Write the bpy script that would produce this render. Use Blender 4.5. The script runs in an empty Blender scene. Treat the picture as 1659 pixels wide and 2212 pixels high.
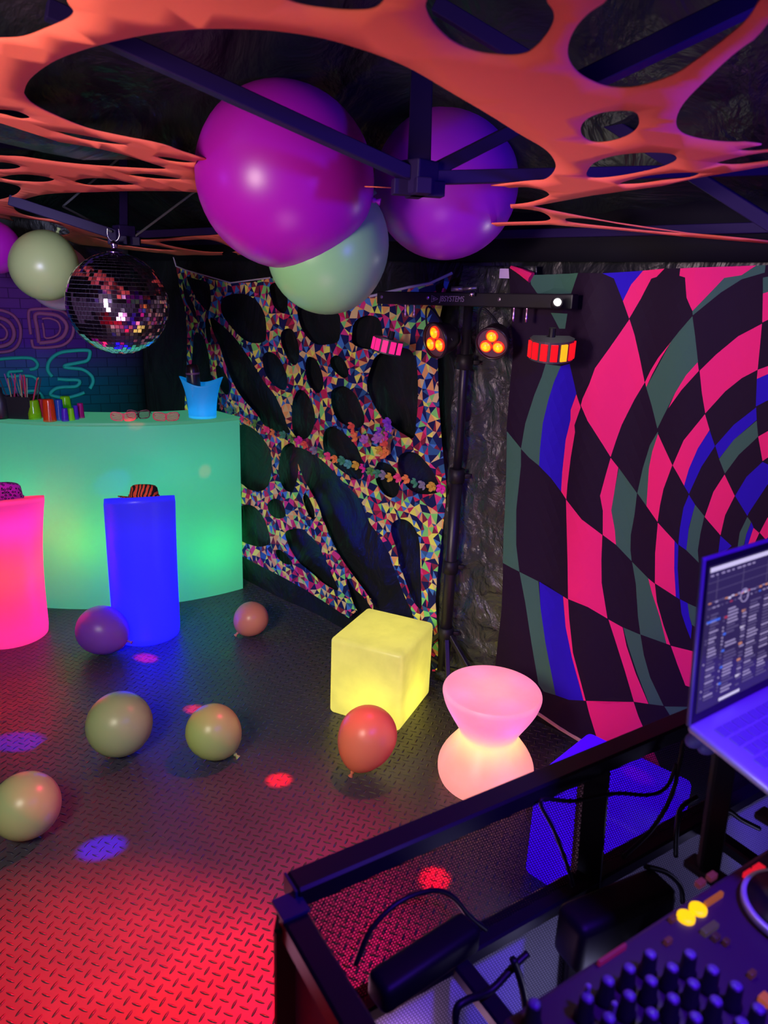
import bpy, bmesh, math, random
from mathutils import Vector, Matrix, noise
from mathutils.geometry import delaunay_2d_cdt
random.seed(7)
S = bpy.context.scene
COL = S.collection
# ------------------------------------------------------------------ camera
FPX = 1560.0; PITCH = math.radians(17); ROLL = math.radians(2.29); CAMZ = 1.76
cf = Vector((0, math.cos(PITCH), -math.sin(PITCH)))
_u0 = Vector((0, math.sin(PITCH), math.cos(PITCH))); _r0 = Vector((1, 0, 0))
cr = math.cos(ROLL)*_r0 + math.sin(ROLL)*_u0
cu = -math.sin(ROLL)*_r0 + math.cos(ROLL)*_u0
CAM = Vector((0, 0, CAMZ))
cam = bpy.data.cameras.new('camera'); camo = bpy.data.objects.new('camera', cam); COL.objects.link(camo)
camo.matrix_world = Matrix(((cr.x, cu.x, -cf.x, 0), (cr.y, cu.y, -cf.y, 0), (cr.z, cu.z, -cf.z, CAMZ), (0, 0, 0, 1)))
cam.sensor_fit = 'VERTICAL'; cam.sensor_height = 36; cam.lens = FPX/2212*36
cam.clip_start = 0.02
cam.dof.use_dof = True; cam.dof.focus_distance = 2.9; cam.dof.aperture_fstop = 5.0
S.camera = camo
S.view_settings.view_transform = 'Standard'; S.view_settings.look = 'None'
S.view_settings.exposure = 0.0; S.view_settings.gamma = 1; S.view_settings.use_curve_mapping = False
# world: faint violet night ambience coming in through the open side of the tent
w = bpy.data.worlds.new('world'); S.world = w; w.use_nodes = True
w.node_tree.nodes['Background'].inputs[0].default_value = (0.62, 0.42, 0.8, 1)
w.node_tree.nodes['Background'].inputs[1].default_value = 0.055

def ray(x, y): return FPX*cf + (x-829.5)*cr - (y-1106)*cu
def Z(x, y, z=0.0):
    d = ray(x, y); return CAM + d*((z-CAMZ)/d.z)
def PL(x, y, p, n):
    d = ray(x, y); return CAM + d*((Vector(p)-CAM).dot(Vector(n))/d.dot(Vector(n)))
def DEP(x, y, D): return CAM + ray(x, y)*(D/FPX)          # point at depth D along the view axis

# ------------------------------------------------------------------ lights
def light(kind, name, loc, color, power, target=None, size=.05, cone=None, blend=.3, sy=None):
    l = bpy.data.lights.new(name, kind); o = bpy.data.objects.new(name, l); COL.objects.link(o)
    o.location = loc; l.color = color; l.energy = power
    if kind == 'AREA':
        l.shape = 'RECTANGLE'; l.size = size; l.size_y = sy or size
    else: l.shadow_soft_size = size
    if kind == 'SPOT': l.spot_size = math.radians(cone); l.spot_blend = blend
    if target is not None:
        o.rotation_euler = (Vector(target)-Vector(loc)).to_track_quat('-Z', 'Y').to_euler()
    return o
# ultraviolet party washers (blue) and fill lights added for the fabrics
light('SPOT', 'washer_light', (-1.3, .2, 1.75), (1, .80, .74), 150, (-.1, 3.0, 1.65), .30, 72, .6)  # added neutral fill for the patterned cloth and hanging balloons
light('SPOT', 'tapestry_washer_light', (-.9, .6, 1.85), (1, .62, .86), 75, (1.05, 2.45, 1.2), .1, 50, .5)  # fill light added to bring out the tapestry colours
light('AREA', 'net_fill_light', (-.1, 1.1, .45), (1, .46, .80), 4.6, (.1, 1.9, 2.1), .5)  # added low light that brightens the net from below
light('SPOT', 'blue_washer_light', (1.05, .95, 1.98), (.10, .03, 1), 50, (.1, 2.3, 1.9), .06, 120, .8)
light('SPOT', 'booth_blue_light', (.62, .35, 2.0), (.10, .01, 1), 85, (.62, .85, 1.1), .06, 85, .8)
light('SPOT', 'floor_blue_light', (-1.9, 1.6, 1.9), (.2, .05, 1), 12, (-.6, 2.4, 2.1), .06, 90, .8)
# the par lamps throw a red pool over the near floor
light('SPOT', 'red_floor_light', (.05, 2.80, 1.62), (1, .0, .012), 3300, (-1.02, .60, 0), .04, 48, 1)
light('SPOT', 'magenta_floor_light', (.05, 2.80, 1.62), (1, .0, .14), 170, (-.55, 1.55, 0), .05, 60, 1)
light('SPOT', 'floor_balloon_fill_light', (-1.0, .3, 1.85), (1, .94, .76), 130, (-.55, 2.5, 0), .30, 62, .9)  # neutral fill added over the floor to lift the balloons
light('SPOT', 'banner_fill_light', (-1.15, 1.6, 1.85), (.62, .62, 1), 110, (-2.2, 4.5, 1.35), .10, 52, .7)  # added fill that brightens the banner print and lettering
light('SPOT', 'booth_side_light', (-.6, 1.5, 1.9), (.7, .05, .5), 10, (.2, 1.1, .5), .05, 60, 1)

# ------------------------------------------------------------------ helpers
def link(o): COL.objects.link(o); return o
def mat(name, col, rough=.5, metal=0, emit=None, es=1.0, coat=0, trans=0, alpha=1, spec=.5, sheen=0):
    m = bpy.data.materials.new(name); m.use_nodes = True
    b = m.node_tree.nodes['Principled BSDF']
    b.inputs['Base Color'].default_value = (*col, 1); b.inputs['Roughness'].default_value = rough
    b.inputs['Metallic'].default_value = metal; b.inputs['Coat Weight'].default_value = coat
    b.inputs['Transmission Weight'].default_value = trans; b.inputs['Alpha'].default_value = alpha
    b.inputs['Specular IOR Level'].default_value = spec
    if emit: b.inputs['Emission Color'].default_value = (*emit, 1); b.inputs['Emission Strength'].default_value = es
    return m
def nd(m, t, **kw):
    n = m.node_tree.nodes.new(t)
    for k, v in kw.items(): setattr(n, k, v)
    return n
def lk(m, a, b): m.node_tree.links.new(a, b)
def math_n(m, op, a, b=None, c=None):
    n = nd(m, 'ShaderNodeMath', operation=op)
    for i, v in enumerate((a, b, c)):
        if v is None: continue
        if isinstance(v, (int, float)): n.inputs[i].default_value = v
        else: lk(m, v, n.inputs[i])
    return n.outputs[0]
def add_bump(m, height, strength=.5, dist=.01):
    b = nd(m, 'ShaderNodeBump'); b.inputs['Strength'].default_value = strength; b.inputs['Distance'].default_value = dist
    lk(m, height, b.inputs['Height']); lk(m, b.outputs[0], m.node_tree.nodes['Principled BSDF'].inputs['Normal']); return b
def noise_mat(name, col, rough, scale, strength, dist, stretch=(1, 1, 1), spec=.5, detail=5):
    m = mat(name, col, rough, spec=spec)
    tc = nd(m, 'ShaderNodeTexCoord'); mp = nd(m, 'ShaderNodeMapping'); mp.inputs['Scale'].default_value = stretch
    nz = nd(m, 'ShaderNodeTexNoise'); nz.inputs['Scale'].default_value = scale; nz.inputs['Detail'].default_value = detail
    nz.inputs['Distortion'].default_value = .6
    lk(m, tc.outputs['Object'], mp.inputs[0]); lk(m, mp.outputs[0], nz.inputs['Vector'])
    add_bump(m, nz.outputs[0], strength, dist); return m
def shell_mat(name, body, glow, gs, trans_w=.6, stains=0):
    """thick moulded plastic lamp body: scatters the lamp inside it"""
    m = bpy.data.materials.new(name); m.use_nodes = True; nt = m.node_tree; nt.nodes.clear()
    out = nd(m, 'ShaderNodeOutputMaterial'); d = nd(m, 'ShaderNodeBsdfDiffuse'); t = nd(m, 'ShaderNodeBsdfTranslucent')
    g = nd(m, 'ShaderNodeBsdfGlossy'); e = nd(m, 'ShaderNodeEmission')
    d.inputs[0].default_value = (*body, 1); t.inputs[0].default_value = (*body, 1)
    g.inputs['Roughness'].default_value = .35; g.inputs[0].default_value = (1, 1, 1, 1)
    e.inputs[0].default_value = (*glow, 1); e.inputs[1].default_value = gs
    if stains:
        nz = nd(m, 'ShaderNodeTexNoise'); nz.inputs['Scale'].default_value = 9; nz.inputs['Detail'].default_value = 8
        tc = nd(m, 'ShaderNodeTexCoord'); lk(m, tc.outputs['Object'], nz.inputs['Vector'])
        r = nd(m, 'ShaderNodeMapRange'); r.inputs[1].default_value = .35; r.inputs[2].default_value = .62
        r.inputs[3].default_value = 1-stains; r.inputs[4].default_value = 1; lk(m, nz.outputs[0], r.inputs[0])
        for sh, c in ((d, body), (t, body), (e, glow)):
            mx = nd(m, 'ShaderNodeVectorMath', operation='SCALE'); mx.inputs[0].default_value = c
            lk(m, r.outputs[0], mx.inputs['Scale']); lk(m, mx.outputs[0], sh.inputs[0])
    a = nd(m, 'ShaderNodeMixShader'); a.inputs[0].default_value = trans_w; lk(m, d.outputs[0], a.inputs[1]); lk(m, t.outputs[0], a.inputs[2])
    b = nd(m, 'ShaderNodeMixShader'); b.inputs[0].default_value = .03; lk(m, a.outputs[0], b.inputs[1]); lk(m, g.outputs[0], b.inputs[2])
    c = nd(m, 'ShaderNodeAddShader'); lk(m, b.outputs[0], c.inputs[0]); lk(m, e.outputs[0], c.inputs[1])
    lk(m, c.outputs[0], out.inputs[0]); return m

def put(bm, name, m, parent=None, smooth=False, origin='base'):
    """links a bmesh given in world space as ONE mesh object"""
    M = Matrix.Identity(4)
    if parent is not None:
        p = parent
        while p is not None: M = p.matrix_basis @ M; p = p.parent
        bm.transform(M.inverted()); loc = Vector((0, 0, 0))
    else:
        xs = [v.co for v in bm.verts]
        lo = [min(c[i] for c in xs) for i in range(3)]; hi = [max(c[i] for c in xs) for i in range(3)]
        loc = Vector(((lo[0]+hi[0])/2, (lo[1]+hi[1])/2, lo[2])); bm.transform(Matrix.Translation(-loc))
    me = bpy.data.meshes.new(name); bm.normal_update()
    bm.to_mesh(me); bm.free()
    for x in (m if isinstance(m, (list, tuple)) else [m]): me.materials.append(x)
    if smooth:
        for p in me.polygons: p.use_smooth = True
    o = link(bpy.data.objects.new(name, me)); o.location = loc
    if parent is not None: o.parent = parent
    return o
def tag(o, label, cat, group=None, kind=None):
    if label: o['label'] = label
    if cat: o['category'] = cat
    if group: o['group'] = group
    if kind: o['kind'] = kind
    return o
def struct(o, label=None): o['kind'] = 'structure'; return o
def thing(name, loc, label, cat, group=None):
    o = bpy.data.objects.new(name, None); link(o); o.location = loc; o.empty_display_size = .05
    return tag(o, label, cat, group)
def copy_tree(o, label=None, parent=None):
    c = o.copy(); link(c)
    if parent is not None: c.parent = parent
    for ch in list(o.children): copy_tree(ch, None, c)
    if label: c['label'] = label
    return c
NB = bmesh.new
def frame(origin, xdir, zdir=Vector((0, 0, 1))):
    x = Vector(xdir).normalized(); z = (Vector(zdir)-Vector(zdir).dot(x)*x).normalized(); y = z.cross(x)
    return Matrix(((x.x, y.x, z.x, origin[0]), (x.y, y.y, z.y, origin[1]), (x.z, y.z, z.z, origin[2]), (0, 0, 0, 1)))
def add(bm, tmp, M=None, mi=0):
    if M is not None: tmp.transform(M)
    for f in tmp.faces: f.material_index = mi
    me = bpy.data.meshes.new('t'); tmp.to_mesh(me); tmp.free(); bm.from_mesh(me); bpy.data.meshes.remove(me); return bm
def box(bm, sx, sy, sz, M=None, bev=0, seg=2, mi=0):
    t = NB(); bmesh.ops.create_cube(t, size=1); t.transform(Matrix.Diagonal((sx, sy, sz, 1)))
    if bev: bmesh.ops.bevel(t, geom=t.edges[:], offset=bev, segments=seg, affect='EDGES', profile=.5)
    return add(bm, t, M, mi)
def T(x, y, z): return Matrix.Translation((x, y, z))
def beam(bm, p, q, w, h=None, bev=.002, up=Vector((0, 0, 1)), mi=0):
    p = Vector(p); q = Vector(q); d = q-p
    if abs(d.normalized().dot(up)) > .98: up = Vector((0, 1, 0))
    return box(bm, d.length, w, h or w, frame((p+q)/2, d, up), bev, 1, mi)
def tube(bm, pts, r, seg=8, mi=0, cap=True):
    pts = [Vector(p) for p in pts]; t = NB(); rings = []; n = len(pts)
    rs = r if isinstance(r, (list, tuple)) else [r]*n
    prev = None
    for i, p in enumerate(pts):
        d = (pts[min(i+1, n-1)]-pts[max(i-1, 0)]).normalized()
        if prev is None:
            a = d.orthogonal().normalized()
        else:
            a = (prev-prev.dot(d)*d).normalized()
        prev = a; b = d.cross(a)
        rings.append([t.verts.new(p+(a*math.cos(k*2*math.pi/seg)+b*math.sin(k*2*math.pi/seg))*rs[i]) for k in range(seg)])
    for i in range(n-1):
        for k in range(seg): t.faces.new((rings[i][k], rings[i][(k+1) % seg], rings[i+1][(k+1) % seg], rings[i+1][k]))
    if cap: t.faces.new(rings[0][::-1]); t.faces.new(rings[-1])
    return add(bm, t, None, mi)
def spline(P, n=8, closed=False):
    P = [Vector(p) for p in P]; out = []; N = len(P)
    for i in range(N if closed else N-1):
        g = (lambda k: P[k % N]) if closed else (lambda k: P[min(max(k, 0), N-1)])
        a, b, c, d = g(i-1), g(i), g(i+1), g(i+2)
        for j in range(n):
            t = j/n
            out.append(.5*((2*b)+(c-a)*t+(2*a-5*b+4*c-d)*t*t+(3*b-a-3*c+d)*t**3))
    if not closed: out.append(P[-1])
    return out
def lathe(bm, prof, seg=32, M=None, mi=0, capb=True, capt=True):
    t = NB(); rings = []
    for r, z in prof: rings.append([t.verts.new((r*math.cos(k*2*math.pi/seg), r*math.sin(k*2*math.pi/seg), z)) for k in range(seg)])
    for i in range(len(rings)-1):
        for k in range(seg): t.faces.new((rings[i][k], rings[i][(k+1) % seg], rings[i+1][(k+1) % seg], rings[i+1][k]))
    if capb: t.faces.new(rings[0][::-1])
    if capt: t.faces.new(rings[-1])
    return add(bm, t, M, mi)
def solid(o, th, off=0):
    s = o.modifiers.new('thickness', 'SOLIDIFY'); s.thickness = th; s.offset = off; return o
def pip(x, y, P):
    c = False; j = len(P)-1
    for i in range(len(P)):
        xi, yi = P[i]; xj, yj = P[j]
        if (yi > y) != (yj > y) and x < (xj-xi)*(y-yi)/(yj-yi)+xi: c = not c
        j = i
    return c
def bb(P): return (min(p[0] for p in P), min(p[1] for p in P), max(p[0] for p in P), max(p[1] for p in P))
def dens(P, step):
    out = []
    for i in range(len(P)):
        a = P[i]; b = P[(i+1) % len(P)]; L = math.hypot(b[0]-a[0], b[1]-a[1]); n = max(1, int(L/step))
        for k in range(n): out.append((a[0]+(b[0]-a[0])*k/n, a[1]+(b[1]-a[1])*k/n))
    return out
def smooth_poly(P, n=5): return [(v.x, v.y) for v in spline([(p[0], p[1], 0) for p in P], n, True)]
def sheet(outer, holes, regions, step, to3d, jitter=0, facets=0):
    """flat cloth cut out in its own plane coordinates; regions = [(polygon, material index)]"""
    x0, y0, x1, y1 = bb(outer); V = []; Ed = []; F = []
    def loop(P):
        b = len(V); V.extend(Vector(p) for p in P); Ed.extend((b+i, b+(i+1) % len(P)) for i in range(len(P)))
    outer = dens(outer, step); loop(outer)
    for h in holes: loop(h)
    for P, _ in regions: loop(P)
    G = []; i = 0; y = y0-step
    while y < y1+step:
        x = x0-step+(.5*step if i % 2 else 0)
        while x < x1+step:
            G.append(Vector((x+random.uniform(-jitter, jitter)*step, y+random.uniform(-jitter, jitter)*step))); x += step
        y += step*.87; i += 1
    if facets:
        r = delaunay_2d_cdt(G, [], [], 0, 1e-6); b = len(V); V.extend(r[0])
        Ed.extend((b+a, b+c) for a, c in r[1]); F = [[b+k for k in f] for f in r[2]]
    else:
        V.extend(g for g in G if pip(g.x, g.y, outer))
    r = delaunay_2d_cdt(V, Ed, F, 0, 1e-5)
    hb = [(h, bb(h)) for h in holes]; rb = [(P, m, bb(P)) for P, m in regions]
    fc = [random.randrange(facets) for _ in F] if facets else None
    bm = NB(); vs = {}
    def gv(i):
        if i not in vs: vs[i] = bm.verts.new(to3d(r[0][i].x, r[0][i].y))
        return vs[i]
    for k, f in enumerate(r[2]):
        cx = sum(r[0][i].x for i in f)/3; cy = sum(r[0][i].y for i in f)/3
        if not pip(cx, cy, outer): continue
        if any(b[0] < cx < b[2] and b[1] < cy < b[3] and pip(cx, cy, h) for h, b in hb): continue
        mi = 0
        for P, m, b in rb:
            if b[0] < cx < b[2] and b[1] < cy < b[3] and pip(cx, cy, P): mi = m
        if facets:
            og = r[5][k]; mi = fc[og[0]] if len(og) else 0
        try: nf = bm.faces.new([gv(i) for i in f]); nf.material_index = mi
        except ValueError: pass
    return bm

# ------------------------------------------------------------------ the setting
PW = Vector((.54, 2.85, 0)); SW = Vector((.736, -.677, 0)).normalized(); NW = Vector((-.677, -.736, 0)).normalized()
def W(s, z, off=0): return PW + SW*s + NW*off + Vector((0, 0, z))
def WP(x, y, off=0):
    p = PL(x, y, PW+NW*off, NW)-PW; return (p.dot(SW), p.z)
CB = W(-3.04, 0); SB = Vector((-.9, -.43, 0)).normalized(); NB_ = Vector((.43, -.9, 0)).normalized()
def B(s, z, off=0): return CB + SB*s + NB_*off + Vector((0, 0, z))
def BP(x, y, off=.03):
    p = PL(x, y, CB+NB_*off, NB_)-CB; return (p.dot(SB), p.z)

floor_m = mat('black_tread_rubber', (.050, .045, .056), .32, spec=.8)
tc = nd(floor_m, 'ShaderNodeTexCoord'); mp = nd(floor_m, 'ShaderNodeMapping')
mp.inputs['Rotation'].default_value = (0, 0, math.radians(18)); mp.inputs['Scale'].default_value = (1/.029,)*3
lk(floor_m, tc.outputs['Object'], mp.inputs[0]); sx = nd(floor_m, 'ShaderNodeSeparateXYZ'); lk(floor_m, mp.outputs[0], sx.inputs[0])
u, v = sx.outputs[0], sx.outputs[1]
par = math_n(floor_m, 'MODULO', math_n(floor_m, 'ABSOLUTE', math_n(floor_m, 'ADD', math_n(floor_m, 'FLOOR', u), math_n(floor_m, 'FLOOR', v))), 2)
fu = math_n(floor_m, 'SUBTRACT', math_n(floor_m, 'FRACT', u), .5); fv = math_n(floor_m, 'SUBTRACT', math_n(floor_m, 'FRACT', v), .5)
def mixf(a, b): # par ? a : b
    return math_n(floor_m, 'ADD', math_n(floor_m, 'MULTIPLY', a, par), math_n(floor_m, 'MULTIPLY', b, math_n(floor_m, 'SUBTRACT', 1, par)))
aa = mixf(fu, fv); bb_ = mixf(fv, fu)
d2 = math_n(floor_m, 'ADD', math_n(floor_m, 'POWER', math_n(floor_m, 'DIVIDE', aa, .5), 2), math_n(floor_m, 'POWER', math_n(floor_m, 'DIVIDE', bb_, .13), 2))
hgt = math_n(floor_m, 'MAXIMUM', math_n(floor_m, 'SUBTRACT', 1, d2), 0)
add_bump(floor_m, hgt, 1.0, .010)
nz = nd(floor_m, 'ShaderNodeTexNoise'); nz.inputs['Scale'].default_value = 7; nz.inputs['Detail'].default_value = 6
lk(floor_m, tc.outputs['Object'], nz.inputs['Vector'])
mr = nd(floor_m, 'ShaderNodeMapRange'); mr.inputs[3].default_value = .26; mr.inputs[4].default_value = .55; lk(floor_m, nz.outputs[0], mr.inputs[0])
lk(floor_m, mr.outputs[0], floor_m.node_tree.nodes['Principled BSDF'].inputs['Roughness'])

bm = NB(); vs = {}
for i in range(91):
    for j in range(81):
        x = -4.2+i*.08; y = -.6+j*.08
        d = x*.677+y*.736
        if d > 2.62: continue
        vs[i, j] = bm.verts.new((x, y, .006*noise.noise((x*1.3, y*1.3, 3))-.006))
for i in range(90):
    for j in range(80):
        q = [vs.get(k) for k in ((i, j), (i+1, j), (i+1, j+1), (i, j+1))]
        if all(q): bm.faces.new(q)
o = struct(put(bm, 'floor', floor_m, None, True)); fo = o.location.copy()
tarp_m = noise_mat('black_tarpaulin', (.010, .012, .014), .38, 4.5, .8, .05, (1, 1, .7), .38)
roof_m = noise_mat('black_roof_fabric', (.010, .013, .015), .42, 4, .9, .06, (1, 1, 1), .4)
dark_strip_m = mat('dark_strip_fabric', (.004, .004, .007), .7, spec=.1)
def tarp(name, fn, s0, s1, z1, m, amp):
    bm = NB(); ns = int((s1-s0)/.045); nz_ = int(z1/.045); g = []
    for i in range(ns+1):
        row = []
        for j in range(nz_+1):
            s = s0+(s1-s0)*i/ns; z = z1*j/nz_
            n = noise.noise((s*1.7, z*1.0, 1.3))*.6+noise.noise((s*4.3+2, z*2.2, 5))*.3+noise.noise((s*9, z*8, 9))*.14
            low = math.exp(-(z/.28)**2)
            row.append(bm.verts.new(fn(s, z, -.03+amp*n-.0*low)))
        g.append(row)
    for i in range(ns):
        for j in range(nz_): bm.faces.new((g[i][j], g[i+1][j], g[i+1][j+1], g[i][j+1]))
    return struct(put(bm, name, m, None, True))
tarp('wall_right', W, -3.04, 3.6, 2.1, tarp_m, .045)
tarp('wall_back', B, 0, 3.6, 2.1, tarp_m, .035)
bm = NB(); vs = {}
for i in range(101):
    for j in range(91):
        x = -4.4+i*.075; y = -.8+j*.075; d = x*.677+y*.736
        if d > 2.60: continue
        e = lambda cx, cy: max(0, 1-max(abs((x-cx)*.677+(y-cy)*.736), abs((x-cx)*.736-(y-cy)*.677))/1.25)
        z = 2.10+.8*max(e(.05, 1.3), e(-1.75, 3.1))+.03*noise.noise((x*2.5, y*2.5, 0))+.02*noise.noise((x*7, y*7, 0))
        if d > 2.3: z -= (d-2.3)*.4
        vs[i, j] = bm.verts.new((x, y, z))
for i in range(100):
    for j in range(90):
        q = [vs.get(k) for k in ((i, j), (i, j+1), (i+1, j+1), (i+1, j))]
        if all(q): bm.faces.new(q)
struct(put(bm, 'ceiling', roof_m, None, True))

bm = NB(); g = []
for i in range(120):
    s_ = -3.0+i*.055; g.append([bm.verts.new(W(s_, z, .035+.012*noise.noise((s_*6, z*2, 7)))) for z in (1.885, 1.95, 2.02, 2.12)])
for i in range(119):
    for j in range(3): bm.faces.new((g[i][j], g[i+1][j], g[i+1][j+1], g[i][j+1]))
solid(struct(put(bm, 'trim_1', dark_strip_m, None, True)), .002)  # dark strip added over the wall top to keep it black
sh_m = noise_mat('crinkled_tarpaulin', (.032, .034, .034), .24, 9, 1.0, .05, (1, 1, 1), .6, 8)
sa, _ = WP(962, 1100, .02); sb_, _ = WP(1110, 1100, .02)
bm = NB(); g = []
for i in range(41):
    row = []
    for j in range(151):
        s_ = sa+(sb_-sa)*i/40; z = 1.87*j/150
        n = abs(noise.noise((s_*7, z*6, 2)))*.6+abs(noise.noise((s_*15+z*6, z*13-s_*5, 6)))*.4+abs(noise.noise((s_*34, z*30, 4)))*.15
        row.append(bm.verts.new(W(s_, z, .012+.030*n)))
    g.append(row)
for i in range(40):
    for j in range(150): bm.faces.new((g[i][j], g[i+1][j], g[i+1][j+1], g[i][j+1]))
solid(tag(put(bm, 'crinkled_sheet', sh_m, None, True), 'crinkled shiny tarpaulin sheet hanging between the light stand and the check tapestry', 'tarpaulin'), .002)

# ------------------------------------------------------------------ tent frame
steel = mat('violet_lit_black_steel', (.014, .007, .05), .5, spec=.10)  # violet cast of the lights mixed into the black base colour
violet_steel = steel
def hub(D, x, y, label, size=.12):
    c = DEP(x, y, D)
    t = thing('roof_hub', c-Vector((0, 0, .03)), label, 'tent frame')
    bm = NB(); box(bm, size*.55, size*.55, .075, T(*c)@Matrix.Rotation(.75, 4, 'Z'), .004); put(bm, 'hub_block', steel, t)
    bm = NB()
    for a in (0, math.pi/2): box(bm, size, size*.3, .035, T(c.x, c.y, c.z-.022)@Matrix.Rotation(a+.2, 4, 'Z'), .003)
    put(bm, 'bracket', steel, t)
    return t, c
H1, c1 = hub(1.72, 904, 385, 'black cross-shaped joint where the roof bars meet between the two purple balloons', .125)
H2, c2 = hub(3.05, 268, 508, 'black roof bar joint that the mirror ball hangs from', .13)
def pb(name, parent, a, b, w=.032, h=None):
    bm = NB(); beam(bm, a, b, w, h); return put(bm, name, steel, parent)
pb('post', H1, c1, DEP(914, 60, 1.93), .055, .05)
pb('strut', H1, c1, DEP(100, 20, 1.25), .03, .032)
pb('strut', H1, c1, DEP(1240, 215, 1.85), .03)
pb('strut', H1, c1, DEP(1680, 366, 1.95), .03)
pb('post', H2, c2, DEP(266, 60, 3.3), .034, .034)
pb('strut', H2, c2+Vector((0, 0, -.01)), DEP(20, 432, 2.9), .034, .04)
pb('strut', H2, c2, DEP(520, 496, 3.3), .03)
for a, b, D1, D2 in (((290, 512), (421, 414), 3.05, 3.2), ((240, 500), (136, 446), 3.0, 3.2), ((136, 446), (256, 343), 3.2, 3.35)):
    bm = NB(); tube(bm, [DEP(*a, D1), DEP(*b, D2)], .005, 6); put(bm, 'brace', mat('thin_steel', (.25, .25, .3), .35, .6), H2)
def bar(pts, label, wd=.034):
    bm = NB()
    for a, b in zip(pts[:-1], pts[1:]): beam(bm, a, b, wd)
    return tag(put(bm, 'roof_bar', steel), label, 'tent frame', 'black roof bars')
bar([DEP(655, 214, 2.35), DEP(915, 78, 2.2)], 'black roof bar sloping up behind the large magenta balloon')
bar([DEP(1190, 212, 1.35), DEP(1670, -20, 1.15)], 'black roof bar crossing the wide upper opening of the orange net', .036)
bar([DEP(1288, 246, 2.05), DEP(1700, 506, 1.75)], 'blue-lit roof bar slanting down across the round opening of the net', .032)
bar([DEP(940, 10, 1.6), DEP(1140, 130, 1.6)], 'dark roof bar crossing the small opening at the top edge', .032)
bar([DEP(-40, 306, 2.6), DEP(240, 326, 3.1)], 'purple-lit roof bar seen through the long thin slit of the net', .034)
bar([W(-2.9, 1.98, .05), W(2.2, 1.98, .05)], 'black eaves bar along the top of the fabric wall', .03)

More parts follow.
